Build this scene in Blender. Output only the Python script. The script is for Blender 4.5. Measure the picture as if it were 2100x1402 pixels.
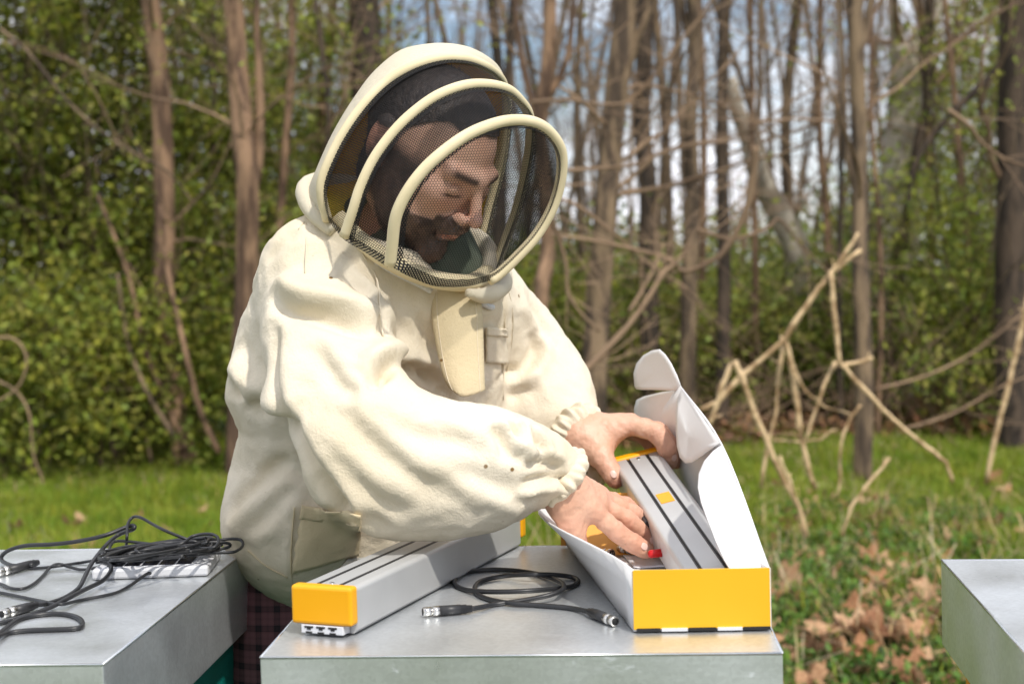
import bpy, bmesh, math, random
import numpy as np
from mathutils import Vector, Matrix, noise
from mathutils.bvhtree import BVHTree
R = math.radians
scn = bpy.context.scene
for o in list(bpy.data.objects): bpy.data.objects.remove(o)

# ------------------------------------------------------------------ camera
H = 1.42                    # camera height
ZR = H - 0.35               # top of the hive roofs
F = 2917.0                  # focal length in photo pixels (50 mm)
cam_d = bpy.data.cameras.new('camera'); cam = bpy.data.objects.new('camera', cam_d)
scn.collection.objects.link(cam); scn.camera = cam
cam_d.lens = 50; cam_d.sensor_width = 36; cam_d.clip_start = 0.05; cam_d.clip_end = 800
CM = Matrix.Translation((0, 0, H)) @ Matrix.Rotation(R(90 - 2.9), 4, 'X') @ Matrix.Rotation(R(-1.5), 4, 'Z')
cam.matrix_world = CM
cam_d.dof.use_dof = True; cam_d.dof.focus_distance = 1.60; cam_d.dof.aperture_fstop = 5.6
cam_d.dof.aperture_blades = 9

# ------------------------------------------------------------------ sky and sun
SUN_EL, SUN_AZ = 52, 150    # azimuth clockwise from +Y: behind the camera, to the right
w = bpy.data.worlds.new("World"); scn.world = w; w.use_nodes = True
nt = w.node_tree; nt.nodes.clear()
out = nt.nodes.new('ShaderNodeOutputWorld'); bg = nt.nodes.new('ShaderNodeBackground')
sky = nt.nodes.new('ShaderNodeTexSky'); sky.sky_type = 'NISHITA'; sky.sun_disc = False
sky.sun_elevation = R(SUN_EL); sky.sun_rotation = R(SUN_AZ); sky.ozone_density = 1.6
tc = nt.nodes.new('ShaderNodeTexCoord'); mp = nt.nodes.new('ShaderNodeMapping'); mp.inputs['Scale'].default_value = (1, 1, 1.9)
nz = nt.nodes.new('ShaderNodeTexNoise'); nz.inputs['Scale'].default_value = 2.6; nz.inputs['Detail'].default_value = 7; nz.inputs['Roughness'].default_value = .55
cr = nt.nodes.new('ShaderNodeValToRGB'); cr.color_ramp.elements[0].position = .40; cr.color_ramp.elements[1].position = .53
mx = nt.nodes.new('ShaderNodeMix'); mx.data_type = 'RGBA'
nt.links.new(tc.outputs['Generated'], mp.inputs[0]); nt.links.new(mp.outputs[0], nz.inputs['Vector'])
nt.links.new(nz.outputs['Fac'], cr.inputs[0]); nt.links.new(cr.outputs[0], mx.inputs[0])
nt.links.new(sky.outputs[0], mx.inputs[6]); mx.inputs[7].default_value = (9.5, 9.6, 10.2, 1)
nt.links.new(mx.outputs[2], bg.inputs[0]); bg.inputs[1].default_value = 0.12
nt.links.new(bg.outputs[0], out.inputs[0])
sd = bpy.data.lights.new('sun', 'SUN'); sun = bpy.data.objects.new('sun', sd); scn.collection.objects.link(sun)
sd.energy = 3.1; sd.angle = R(2.0); sd.color = (1, .95, .87)
az = R(SUN_AZ); el = R(SUN_EL)
SV = Vector((math.sin(az) * math.cos(el), math.cos(az) * math.cos(el), math.sin(el)))
sun.rotation_euler = SV.to_track_quat('Z', 'Y').to_euler(); sun.location = SV * 20
vs = scn.view_settings; vs.view_transform = 'Standard'; vs.look = 'None'; vs.exposure = 0.22; vs.gamma = 1; vs.use_curve_mapping = False
scn.cycles.use_denoising = True
scn.cycles.max_bounces = 10; scn.cycles.transparent_max_bounces = 24; scn.cycles.caustics_reflective = False; scn.cycles.caustics_refractive = False

# ------------------------------------------------------------------ helpers
CR = CM.to_3x3(); CO = CM.translation.copy()
def ray(px, py): return (CR @ Vector(((px - 1050) / F, -(py - 701) / F, -1))).normalized()
def P(px, py, Y):
    d = ray(px, py); return CO + d * (Y / d.y)
def Q(px, py, z):
    d = ray(px, py); return CO + d * ((z - H) / d.z)
def npx(r, Y): return r * Y / F

def tag(o, label=None, cat=None, group=None, kind=None):
    if label: o['label'] = label
    if cat: o['category'] = cat
    if group: o['group'] = group
    if kind: o['kind'] = kind
    return o
def link(o, parent=None):
    scn.collection.objects.link(o)
    if parent is not None:
        o.parent = parent
        o.matrix_parent_inverse = parent.matrix_world.inverted() if parent.type != 'EMPTY' or True else o.matrix_parent_inverse
    return o
def empty(name, loc=(0, 0, 0)):
    o = bpy.data.objects.new(name, None); o.location = loc; o.empty_display_size = .1
    scn.collection.objects.link(o); o.matrix_world = Matrix.Translation(loc); return o
def mesh_np(name, V, Fc, m=None, parent=None, smooth=True, uv=None, col=None):
    """V (n,3); Fc (m,k) int array or list of such arrays"""
    me = bpy.data.meshes.new(name)
    V = np.asarray(V, np.float32)
    Fl = Fc if isinstance(Fc, list) else [Fc]
    Fl = [np.asarray(f, np.int32) for f in Fl if len(f)]
    idx = np.concatenate([f.ravel() for f in Fl]); tot = np.concatenate([np.full(len(f), f.shape[1], np.int32) for f in Fl])
    st = np.concatenate([[0], np.cumsum(tot)[:-1]]).astype(np.int32)
    me.vertices.add(len(V)); me.vertices.foreach_set('co', V.ravel())
    me.loops.add(len(idx)); me.loops.foreach_set('vertex_index', idx)
    me.polygons.add(len(tot)); me.polygons.foreach_set('loop_start', st); me.polygons.foreach_set('loop_total', tot)
    me.update(calc_edges=True); me.validate()
    me.polygons.foreach_set('use_smooth', [smooth] * len(me.polygons))
    if uv is not None:
        ul = me.uv_layers.new(name='UVMap'); ul.data.foreach_set('uv', np.asarray(uv, np.float32)[idx].ravel())
    if col is not None:
        ca = me.color_attributes.new('Col', 'FLOAT_COLOR', 'POINT'); ca.data.foreach_set('color', np.asarray(col, np.float32).ravel())
    if m: me.materials.append(m)
    o = bpy.data.objects.new(name, me); link(o, parent); return o
def bm_obj(name, bm, m=None, parent=None, smooth=False):
    me = bpy.data.meshes.new(name); bm.normal_update(); bm.to_mesh(me); bm.free()
    if smooth: me.polygons.foreach_set('use_smooth', [True] * len(me.polygons))
    if m: me.materials.append(m)
    o = bpy.data.objects.new(name, me); link(o, parent); return o
def frame_of(o0, ax, ay, az):
    m = Matrix((ax, ay, az)).transposed().to_4x4(); m.translation = o0; return m
def add_box(bm, mat4, lo, hi, bevel=0, seg=2):
    vs_ = [bm.verts.new(mat4 @ Vector((x, y, z))) for z in (lo[2], hi[2]) for y in (lo[1], hi[1]) for x in (lo[0], hi[0])]
    fs = [(0, 2, 3, 1), (4, 5, 7, 6), (0, 1, 5, 4), (2, 6, 7, 3), (0, 4, 6, 2), (1, 3, 7, 5)]
    nf = [bm.faces.new([vs_[i] for i in f]) for f in fs]
    if bevel:
        ed = list({e for f in nf for e in f.edges})
        bmesh.ops.bevel(bm, geom=ed, offset=bevel, segments=seg, profile=.5, affect='EDGES')
def box_obj(name, mat4, lo, hi, m, parent=None, bevel=0, seg=2, smooth=False):
    bm = bmesh.new(); add_box(bm, mat4, lo, hi, bevel, seg); return bm_obj(name, bm, m, parent, smooth)
def catmull(pts, n=8):
    p = [Vector(q) for q in pts]; p = [p[0] * 2 - p[1]] + p + [p[-1] * 2 - p[-2]]; out_ = []
    for i in range(1, len(p) - 2):
        for k in range(n):
            t = k / n; a, b, c, d = p[i - 1], p[i], p[i + 1], p[i + 2]
            out_.append(.5 * ((2 * b) + (c - a) * t + (2 * a - 5 * b + 4 * c - d) * t * t + (3 * b - a - 3 * c + d) * t ** 3))
    out_.append(p[-2]); return out_
class Tubes:
    def __init__(s): s.V = []; s.F = []; s.n = 0; s.caps = []
    def add(s, pts, rad, sides=6, cap=True, closed=False):
        p = np.array([tuple(q) for q in pts], float); n = len(p)
        rad = np.full(n, rad) if np.isscalar(rad) else np.interp(np.linspace(0, 1, n), np.linspace(0, 1, len(rad)), rad)
        t = np.gradient(p, axis=0); t /= np.linalg.norm(t, axis=1)[:, None] + 1e-12
        up = np.array([0, 0, 1.]) if abs(t[0][2]) < .9 else np.array([1., 0, 0])
        N = np.zeros_like(p); u = up - t[0] * (up @ t[0]); u /= np.linalg.norm(u)
        for i in range(n):
            u = u - t[i] * (u @ t[i]); u /= np.linalg.norm(u) + 1e-12; N[i] = u
        B = np.cross(t, N); a = np.linspace(0, 2 * np.pi, sides, endpoint=False)
        V = p[:, None] + rad[:, None, None] * (np.cos(a)[None, :, None] * N[:, None] + np.sin(a)[None, :, None] * B[:, None])
        b = s.n; s.V.append(V.reshape(-1, 3)); i = np.arange(n - 1)[:, None] * sides; j = np.arange(sides)[None]; k = (j + 1) % sides
        s.F.append(np.stack([b + i + j, b + i + k, b + i + sides + k, b + i + sides + j], -1).reshape(-1, 4))
        s.n += n * sides
        if cap:
            for ring, c in ((0, p[0]), (n - 1, p[-1])):
                s.V.append(c[None]); ci = s.n; s.n += 1
                q = b + ring * sides; jj = np.arange(sides); kk = (jj + 1) % sides
                s.caps.append(np.stack([np.full(sides, ci), q + (kk if ring == 0 else jj), q + (jj if ring == 0 else kk)], -1))
    def obj(s, name, m, parent=None):
        return mesh_np(name, np.concatenate(s.V), [np.concatenate(s.F)] + ([np.concatenate(s.caps)] if s.caps else []), m, parent)

# ------------------------------------------------------------------ materials
def mat(name, c1, c2=None, rough=.6, metal=0, scale=8, detail=4, bump=0, bscale=80, bdist=.002, coord='Object', spec=.5,
        translucent=0, rr=None, stretch=None, lo=.35, hi=.65, attr=False, sheen=0, bdetail=3, bstretch=None):
    m = bpy.data.materials.new(name); m.use_nodes = True; n = m.node_tree.nodes; L = m.node_tree.links
    b = n['Principled BSDF']; b.inputs['Roughness'].default_value = rough; b.inputs['Metallic'].default_value = metal
    b.inputs['Specular IOR Level'].default_value = spec
    if sheen: b.inputs['Sheen Weight'].default_value = sheen
    b.inputs['Base Color'].default_value = (*c1, 1)
    t = n.new('ShaderNodeTexCoord'); vec = t.outputs[coord]
    def st(v, s_):
        if not s_: return v
        k = n.new('ShaderNodeMapping'); k.inputs['Scale'].default_value = s_; L.new(v, k.inputs[0]); return k.outputs[0]
    if c2 is not None:
        z = n.new('ShaderNodeTexNoise'); z.inputs['Scale'].default_value = scale; z.inputs['Detail'].default_value = detail
        L.new(st(vec, stretch), z.inputs['Vector'])
        r = n.new('ShaderNodeMapRange'); r.inputs[1].default_value = lo; r.inputs[2].default_value = hi; L.new(z.outputs['Fac'], r.inputs[0])
        x = n.new('ShaderNodeMix'); x.data_type = 'RGBA'; x.inputs[6].default_value = (*c1, 1); x.inputs[7].default_value = (*c2, 1)
        L.new(r.outputs[0], x.inputs[0]); L.new(x.outputs[2], b.inputs['Base Color']); m['mix'] = x.name
        if rr:
            q = n.new('ShaderNodeMapRange'); q.inputs[1].default_value = lo; q.inputs[2].default_value = hi
            q.inputs[3].default_value = rr[0]; q.inputs[4].default_value = rr[1]; L.new(z.outputs['Fac'], q.inputs[0]); L.new(q.outputs[0], b.inputs['Roughness'])
    if attr:
        a = n.new('ShaderNodeAttribute'); a.attribute_name = 'Col'
        if c2 is None: L.new(a.outputs['Color'], b.inputs['Base Color'])
        else:
            y = n.new('ShaderNodeMix'); y.data_type = 'RGBA'; y.blend_type = 'MULTIPLY'; y.inputs[0].default_value = 1
            L.new(x.outputs[2], y.inputs[6]); L.new(a.outputs['Color'], y.inputs[7]); L.new(y.outputs[2], b.inputs['Base Color'])
    if bump:
        z2 = n.new('ShaderNodeTexNoise'); z2.inputs['Scale'].default_value = bscale; z2.inputs['Detail'].default_value = bdetail
        L.new(st(vec, bstretch), z2.inputs['Vector'])
        bb = n.new('ShaderNodeBump'); bb.inputs['Strength'].default_value = bump; bb.inputs['Distance'].default_value = bdist
        L.new(z2.outputs['Fac'], bb.inputs['Height']); L.new(bb.outputs[0], b.inputs['Normal'])
    if translucent:
        tr = n.new('ShaderNodeBsdfTranslucent'); ms = n.new('ShaderNodeMixShader'); ms.inputs[0].default_value = translucent
        src = b.inputs['Base Color'].links[0].from_socket if b.inputs['Base Color'].is_linked else None
        if src: L.new(src, tr.inputs[0])
        else: tr.inputs[0].default_value = (*c1, 1)
        L.new(b.outputs[0], ms.inputs[1]); L.new(tr.outputs[0], ms.inputs[2]); L.new(ms.outputs[0], n['Material Output'].inputs[0])
    return m

def zinc_mat(name, tint=(.78, .81, .83)):
    m = bpy.data.materials.new(name); m.use_nodes = True; n = m.node_tree.nodes; L = m.node_tree.links; b = n['Principled BSDF']
    b.inputs['Metallic'].default_value = .76
    t = n.new('ShaderNodeTexCoord')
    v = n.new('ShaderNodeTexVoronoi'); v.inputs['Scale'].default_value = 260; L.new(t.outputs['Object'], v.inputs['Vector'])
    z = n.new('ShaderNodeTexNoise'); z.inputs['Scale'].default_value = 7; z.inputs['Detail'].default_value = 6; L.new(t.outputs['Object'], z.inputs['Vector'])
    k = n.new('ShaderNodeMapping'); k.inputs['Scale'].default_value = (3, 60, 60); L.new(t.outputs['Object'], k.inputs[0])
    z3 = n.new('ShaderNodeTexNoise'); z3.inputs['Scale'].default_value = 3; z3.inputs['Detail'].default_value = 5; L.new(k.outputs[0], z3.inputs['Vector'])
    x = n.new('ShaderNodeMix'); x.data_type = 'RGBA'; x.inputs[6].default_value = (*[c * .86 for c in tint], 1); x.inputs[7].default_value = (*[c * 1.1 for c in tint], 1)
    mth = n.new('ShaderNodeMath'); mth.operation = 'MULTIPLY_ADD'; mth.inputs[1].default_value = .45
    sp = n.new('ShaderNodeSeparateColor'); L.new(v.outputs['Color'], sp.inputs[0]); L.new(sp.outputs[0], mth.inputs[0])
    mm = n.new('ShaderNodeMath'); mm.operation = 'MULTIPLY'; mm.inputs[1].default_value = .6; L.new(z.outputs['Fac'], mm.inputs[0]); L.new(mm.outputs[0], mth.inputs[2])
    L.new(mth.outputs[0], x.inputs[0]); L.new(x.outputs[2], b.inputs['Base Color'])
    q = n.new('ShaderNodeMapRange'); q.inputs[1].default_value = .3; q.inputs[2].default_value = .7; q.inputs[3].default_value = .26; q.inputs[4].default_value = .44
    L.new(z.outputs['Fac'], q.inputs[0]); L.new(q.outputs[0], b.inputs['Roughness'])
    kk = n.new('ShaderNodeMapping'); kk.inputs['Scale'].default_value = (14, 90, 30); kk.inputs['Rotation'].default_value = (0, 0, .5); L.new(t.outputs['Object'], kk.inputs[0])
    zs = n.new('ShaderNodeTexNoise'); zs.inputs['Scale'].default_value = 2.2; zs.inputs['Detail'].default_value = 7; zs.inputs['Roughness'].default_value = .7; L.new(kk.outputs[0], zs.inputs['Vector'])
    sr = n.new('ShaderNodeMapRange'); sr.inputs[1].default_value = .62; sr.inputs[2].default_value = .72; sr.inputs[3].default_value = 0; sr.inputs[4].default_value = .28; L.new(zs.outputs['Fac'], sr.inputs[0])
    ad = n.new('ShaderNodeMath'); ad.operation = 'ADD'; L.new(q.outputs[0], ad.inputs[0]); L.new(sr.outputs[0], ad.inputs[1]); L.new(ad.outputs[0], b.inputs['Roughness'])
    bb = n.new('ShaderNodeBump'); bb.inputs['Strength'].default_value = .12; bb.inputs['Distance'].default_value = .001; L.new(z3.outputs['Fac'], bb.inputs['Height'])
    b2 = n.new('ShaderNodeBump'); b2.inputs['Strength'].default_value = .25; b2.inputs['Distance'].default_value = .004; L.new(z.outputs['Fac'], b2.inputs['Height']); L.new(bb.outputs[0], b2.inputs['Normal'])
    L.new(b2.outputs[0], b.inputs['Normal']); return m

M = {}
M['zinc'] = zinc_mat('galvanised_sheet')
M['zinc_edge'] = mat('folded_sheet_edge', (.75, .77, .77), rough=.25, metal=1)
M['teal'] = mat('teal_paint', (.0, .20, .17), (.0, .26, .22), rough=.5, bump=.3, bscale=60, bstretch=(1, 1, 8))
M['white_paint'] = mat('white_paint', (.75, .75, .72), (.66, .66, .62), rough=.5)
M['orange_paint'] = mat('orange_paint', (.75, .30, .02), (.6, .24, .02), rough=.5)
M['alu'] = mat('anodised_aluminium', (.56, .565, .56), (.61, .615, .61), rough=.46, metal=.4, scale=14, stretch=(1, 1, 1), bump=.05, bscale=900, bdist=.0003)
M['rubber'] = mat('black_rubber', (.018, .018, .02), (.03, .03, .032), rough=.45, scale=60)
M['cable'] = mat('black_cable', (.014, .015, .017), (.022, .022, .024), rough=.4, scale=90)
M['nickel'] = mat('nickel', (.72, .70, .66), (.55, .53, .50), rough=.22, metal=1, scale=200)
M['yplast'] = mat('yellow_plastic', (.90, .42, .004), (.86, .39, .004), rough=.42, bump=.12, bscale=1200, bdist=.0003)
M['ycard'] = mat('yellow_card', (.88, .50, .015), (.84, .46, .012), rough=.5, scale=5)
M['wcard'] = mat('white_card', (.80, .79, .79), (.76, .75, .75), rough=.55, scale=4, bump=.15, bscale=300, bdist=.0004)
M['ocard'] = mat('orange_card', (.85, .42, .08), (.80, .38, .07), rough=.6)
M['red'] = mat('red_plastic', (.75, .01, .015), (.62, .01, .012), rough=.35, translucent=.2)
M['wplast'] = mat('white_plastic', (.74, .75, .78), (.70, .71, .74), rough=.4)
M['cell'] = mat('solar_cell', (.012, .012, .02), (.02, .022, .035), rough=.22, scale=40)
M['dark_in'] = mat('dark_recess', (.01, .01, .01), (.015, .015, .015), rough=.8)
# ------------------------------------------------------------------ ground
NP = np.random.RandomState(7)
def ground_mat():
    m = bpy.data.materials.new('meadow_soil'); m.use_nodes = True; n = m.node_tree.nodes; L = m.node_tree.links; b = n['Principled BSDF']
    b.inputs['Roughness'].default_value = .9; b.inputs['Specular IOR Level'].default_value = .2
    t = n.new('ShaderNodeTexCoord'); z = n.new('ShaderNodeTexNoise'); z.inputs['Scale'].default_value = 1.3; z.inputs['Detail'].default_value = 8; L.new(t.outputs['Object'], z.inputs['Vector'])
    r = n.new('ShaderNodeValToRGB'); e = r.color_ramp.elements; e[0].position = .3; e[0].color = (.06, .05, .03, 1); e[1].position = .7; e[1].color = (.055, .10, .018, 1)
    k = e.new(.48); k.color = (.05, .08, .016, 1); L.new(z.outputs['Fac'], r.inputs[0]); L.new(r.outputs[0], b.inputs['Base Color'])
    z2 = n.new('ShaderNodeTexNoise'); z2.inputs['Scale'].default_value = 30; z2.inputs['Detail'].default_value = 5; L.new(t.outputs['Object'], z2.inputs['Vector'])
    bb = n.new('ShaderNodeBump'); bb.inputs['Distance'].default_value = .03; bb.inputs['Strength'].default_value = .8; L.new(z2.outputs['Fac'], bb.inputs['Height']); L.new(bb.outputs[0], b.inputs['Normal'])
    return m
def gz(x, y): return .03 * np.sin(x * 1.1 + 1) * np.cos(y * .8) + .02 * np.sin(x * 2.7 + y * 1.9)
xs = np.concatenate([[-400, -150, -60, -30], np.linspace(-14, 14, 90), [30, 60, 150, 400]]); ys = np.concatenate([[-300, -100, -30], np.linspace(-8, 26, 110), [40, 80, 200, 400]])
X, Y = np.meshgrid(xs, ys); Z = gz(X, Y); nn = len(xs); ii, jj = np.meshgrid(np.arange(len(ys) - 1), np.arange(nn - 1), indexing='ij'); q = (ii * nn + jj).ravel()
g = mesh_np('ground', np.stack([X, Y, Z], -1).reshape(-1, 3), np.stack([q, q + 1, q + 1 + nn, q + nn], -1), ground_mat()); tag(g, kind='structure')

def leafmat(name, c1, c2, tr=.35, scale=1.2, rough=.55):
    return mat(name, c1, c2, rough=rough, scale=scale, detail=3, translucent=tr, attr=True, spec=.3, lo=.3, hi=.7)
M['grass'] = leafmat('grass_blades', (.19, .31, .028), (.36, .42, .06), .45, 2.0)
M['straw'] = mat('dry_straw', (.42, .32, .18), (.55, .44, .26), rough=.7, scale=3, attr=True)
M['leaf_dark'] = leafmat('hedge_leaves', (.16, .20, .035), (.36, .39, .075), .45, 1.6)
M['leaf_young'] = leafmat('spring_leaves', (.24, .30, .055), (.42, .44, .12), .45, 1.3)
M['leaf_far'] = leafmat('far_leaves', (.14, .19, .04), (.28, .31, .09), .4, .5)
M['bark_warm'] = mat('warm_bark', (.09, .052, .032), (.30, .185, .11), rough=.9, scale=14, lo=.42, hi=.60, stretch=(1, 1, .22), bump=.8, bscale=45, bdist=.01, bstretch=(1, 1, .2))
M['bark_grey'] = mat('grey_bark', (.07, .048, .032), (.25, .175, .105), rough=.9, scale=14, lo=.42, hi=.60, stretch=(1, 1, .22), bump=.8, bscale=45, bdist=.01, bstretch=(1, 1, .2))
M['bark_dark'] = mat('dark_bark', (.035, .025, .018), (.09, .062, .042), rough=.9, scale=14, lo=.42, hi=.60, stretch=(1, 1, .22), bump=.8, bscale=45, bdist=.01, bstretch=(1, 1, .2))
M['bark_pale'] = mat('pale_plane_bark', (.30, .25, .19), (.55, .49, .40), rough=.85, scale=4, bump=.4, bscale=30, bdist=.008)
M['twig'] = mat('bare_twigs', (.16, .10, .06), (.34, .23, .14), rough=.85, scale=2)
M['stalk'] = mat('dry_stalk', (.33, .21, .10), (.66, .48, .27), rough=.7, scale=16, lo=.40, hi=.56, bump=.3, bscale=60, bstretch=(1, 1, .2))
M['dryleaf'] = mat('dry_leaf', (.34, .19, .10), (.62, .45, .29), rough=.7, scale=9, translucent=.25, detail=5, bump=.5, bscale=70, bdist=.002)

def blades(name, n, area, hmin, hmax, wid, m, lean=.5, parent=None, dens=None, curl=.4):
    x = NP.uniform(area[0], area[1], n * 2); y = NP.uniform(area[2], area[3], n * 2)
    ok = np.abs(x) < .55 * y + .9
    if dens is not None: ok &= NP.rand(n * 2) < dens(x, y)
    x, y = x[ok][:n], y[ok][:n]; n = len(x)
    cl = .5 + .5 * np.sin(x * 3.1 + np.sin(y * 2.3)) * np.cos(y * 2.7 + x); cl = cl * .7 + .5 * (np.sin(x * 11 + 3 * np.sin(y * 5)) * np.cos(y * 9 + 2 * np.sin(x * 6)) > .2)
    h = (hmin + (hmax - hmin) * NP.rand(n)) * (.6 + .6 * cl); a = NP.uniform(0, 6.283, n); ln = NP.uniform(0, lean, n) * h; a2 = NP.uniform(0, 6.283, n)
    z = gz(x, y); b = np.stack([x, y, z - .01], -1); wv = np.stack([np.cos(a), np.sin(a), 0 * a], -1) * (wid * NP.uniform(.6, 1.3, n))[:, None]
    dv = np.stack([np.cos(a2), np.sin(a2), 0 * a], -1)
    mid = b + np.stack([0 * h, 0 * h, h * .6], -1) + dv * (ln * .35)[:, None]; tip = b + np.stack([0 * h, 0 * h, h * (1 - curl * ln / h * .3)], -1) + dv * ln[:, None]
    V = np.stack([b - wv, b + wv, mid + wv * .7, mid - wv * .7, tip], 1).reshape(-1, 3); i = np.arange(n) * 5
    c = NP.uniform(.65, 1.25, (n, 1)) * np.array([[1, 1, 1]]) * np.stack([NP.uniform(.85, 1.25, n), np.ones(n), NP.uniform(.7, 1.2, n)], -1)
    C = np.repeat(np.concatenate([c, np.ones((n, 1))], 1), 5, axis=0)
    return mesh_np(name, V, [np.stack([i, i + 1, i + 2, i + 3], -1), np.stack([i + 3, i + 2, i + 4], -1)], m, parent, False, col=C)
def worn(x, y): return np.clip((y - 5.2) / 2.2, .12, 1) * np.where(x < 0, 1, 1) + np.where(x < -.2, .8, 0)
o = blades('meadow_grass', 270000, (-7.5, 7.5, 2.6, 12.5), .03, .13, .0045, M['grass'], .8, dens=worn); tag(o, 'bright green spring grass of the clearing behind the hives', 'grass', kind='stuff')
o = blades('straw_litter', 1500, (-1.0, 4, 3.8, 9.2), .10, .42, .0032, M['straw'], 2.2, dens=lambda x, y: np.where(x > .1, .9, .15) * np.exp(-((y - 6.2) / 1.5) ** 2), curl=1.6); tag(o, 'fallen straw coloured stems lying through the grass', 'dry grass', kind='stuff')

o = blades('dry_grass', 14000, (-5, 6, 3.6, 12.2), .05, .16, .003, M['straw'], 1.6, dens=lambda x, y: np.clip(.5 + .9 * np.sin(x * 1.7 + y) * np.cos(y * 1.3 - x * .6), .05, 1), curl=1.2); tag(o, 'withered pale blades mixed into the green grass', 'dry grass', kind='stuff')
def leaf_cards(n_or_pts, size, m, name, parent=None, up=.4, aspect=.55, smin=.6, smax=1.3):
    c = n_or_pts; n = len(c)
    d = NP.normal(size=(n, 3)); d /= np.linalg.norm(d, axis=1)[:, None]; e = NP.normal(size=(n, 3)); e[:, 2] *= 1 - up; e -= d * (e * d).sum(1)[:, None]; e /= np.linalg.norm(e, axis=1)[:, None]
    s = (size * NP.uniform(smin, smax, n))[:, None]; nrm = np.cross(d, e)
    V = np.stack([c, c + d * s * .45 + e * s * aspect * .5 + nrm * s * .10, c + d * s, c + d * s * .45 - e * s * aspect * .5 + nrm * s * .10], 1).reshape(-1, 3)
    i = np.arange(n) * 4; k = NP.uniform(.35, 1.55, (n, 1)); cc = np.concatenate([k * NP.uniform(.85, 1.2, (n, 1)), k, k * NP.uniform(.6, 1.2, (n, 1)), np.ones((n, 1))], 1)
    return mesh_np(name, V, np.stack([i, i + 1, i + 2, i + 3], -1), m, parent, False, col=np.repeat(cc, 4, axis=0))
# low broad-leaved weeds near the hives on the right
n = 60000; x = NP.uniform(-.5, 4, n); y = NP.uniform(3.4, 8, n); f = np.array([noise.noise(Vector((a * 2.2, b * 2.2, 3))) for a, b in zip(x, y)]); ok = (f > -.12) & (x > .1 * y - .3)
pts = np.stack([x, y, gz(x, y) + NP.uniform(0, .07, n)], -1)[ok]
o = leaf_cards(pts, .040, leafmat('weed_leaves', (.07, .15, .025), (.15, .25, .05), .3, 3), 'ground_cover', up=.9, aspect=.6); tag(o, 'low dark green weeds covering the ground beyond the hives', 'weeds', kind='stuff')

# ------------------------------------------------------------------ fallen plane leaves
def plane_leaf(seed):
    r = random.Random(seed); pts = []; lobes = [(-2.35, .62), (-1.15, .92), (0, 1.12), (1.15, .92), (2.35, .62)]
    prof = []
    for i, (a, l) in enumerate(lobes):
        l *= r.uniform(.88, 1.1); prof += [(a - .30, l * .74), (a - .24, l * .82), (a - .12, l * .80), (a, l), (a + .12, l * .80), (a + .24, l * .82), (a + .30, l * .74)]
        if i < 4: prof.append(((a + lobes[i + 1][0]) / 2, r.uniform(.48, .60)))
    prof.append((3.14, .12)); n = len(prof); k1, k2, k3 = r.uniform(.3, 1.5), r.uniform(-.5, .9), r.uniform(0, 6)
    def h(x, y): return k1 * (x * x) * .55 + k2 * y * y * .4 + .14 * math.sin(5 * x + k3) * math.cos(4 * y + k3)
    V = [(0, 0, h(0, 0))]
    for s in (.5, 1):
        for a, l in prof:
            x, y = math.sin(a) * l * s, math.cos(a) * l * s; V.append((x, y, h(x, y)))
    T3 = [(0, 1 + j, 1 + (j + 1) % n) for j in range(n)]; Q4 = [(1 + j, 1 + n + j, 1 + n + (j + 1) % n, 1 + (j + 1) % n) for j in range(n)]
    me = bpy.data.meshes.new('dry_leaf'); me.from_pydata(V, [], T3 + Q4); me.polygons.foreach_set('use_smooth', [True] * len(me.polygons)); me.materials.append(M['dryleaf']); return me
_m = M['dryleaf']; _n = _m.node_tree.nodes; _L = _m.node_tree.links; _b = _n['Principled BSDF']; _oi = _n.new('ShaderNodeObjectInfo'); _r = _n.new('ShaderNodeValToRGB'); _r.color_ramp.elements[0].color = (.35, .22, .18, 1); _r.color_ramp.elements[1].color = (1.25, 1.2, 1.15, 1)
_k = _r.color_ramp.elements.new(.5); _k.color = (.95, .68, .5, 1); _x = _n.new('ShaderNodeMix'); _x.data_type = 'RGBA'; _x.blend_type = 'MULTIPLY'; _x.inputs[0].default_value = 1
_L.new(_oi.outputs['Random'], _r.inputs[0]); _L.new(_b.inputs['Base Color'].links[0].from_socket, _x.inputs[6]); _L.new(_r.outputs[0], _x.inputs[7]); _L.new(_x.outputs[2], _b.inputs['Base Color'])
LM = [plane_leaf(s_) for s_ in range(7)]
rl = random.Random(21)
def put_leaf(x, y, s, label, group, tilt=.5, lift=.03):
    o = bpy.data.objects.new('dry_leaf', rl.choice(LM)); scn.collection.objects.link(o)
    o.location = (x, y, float(gz(x, y)) + lift); o.scale = (s, s, s)
    o.rotation_euler = (rl.uniform(-tilt, tilt), rl.uniform(-tilt, tilt), rl.uniform(0, 6.28)); tag(o, label, 'leaf', group)
big = [(1690, 1290, .115, 'large orange-brown plane leaf, leftmost of the big leaves at lower right'), (1800, 1295, .13, 'largest pinkish brown plane leaf lying flat at lower right'),
       (1905, 1345, .09, 'curled brown leaf between the big leaves and the right hive'), (1800, 1140, .10, 'large pale pink-brown leaf standing up in the straw'), (1745, 1255, .085, 'orange leaf tucked behind the two big plane leaves'), (1660, 1385, .09, 'pale leaf at the very bottom, right of the middle hive')]
for px, py, s_, lb in big:
    w_ = Q(px, py, .05); put_leaf(w_.x, w_.y, s_, lb, 'fallen plane leaves', .55, .05)
for k in range(220):
    if k < 145: px, py = rl.gauss(1800, 170), rl.uniform(1080, 1420)
    elif k < 190: px, py = rl.uniform(1580, 2150), rl.uniform(980, 1110)
    else: px, py = rl.uniform(0, 1150), rl.uniform(985, 1120)
    if px < 1590 and py > 1120: px = 3200 - px
    w_ = Q(px, py, .03); put_leaf(w_.x, w_.y, rl.uniform(.05, .10), 'small dry brown leaf lying in the grass', 'small fallen leaves', .7, .035)

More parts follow.
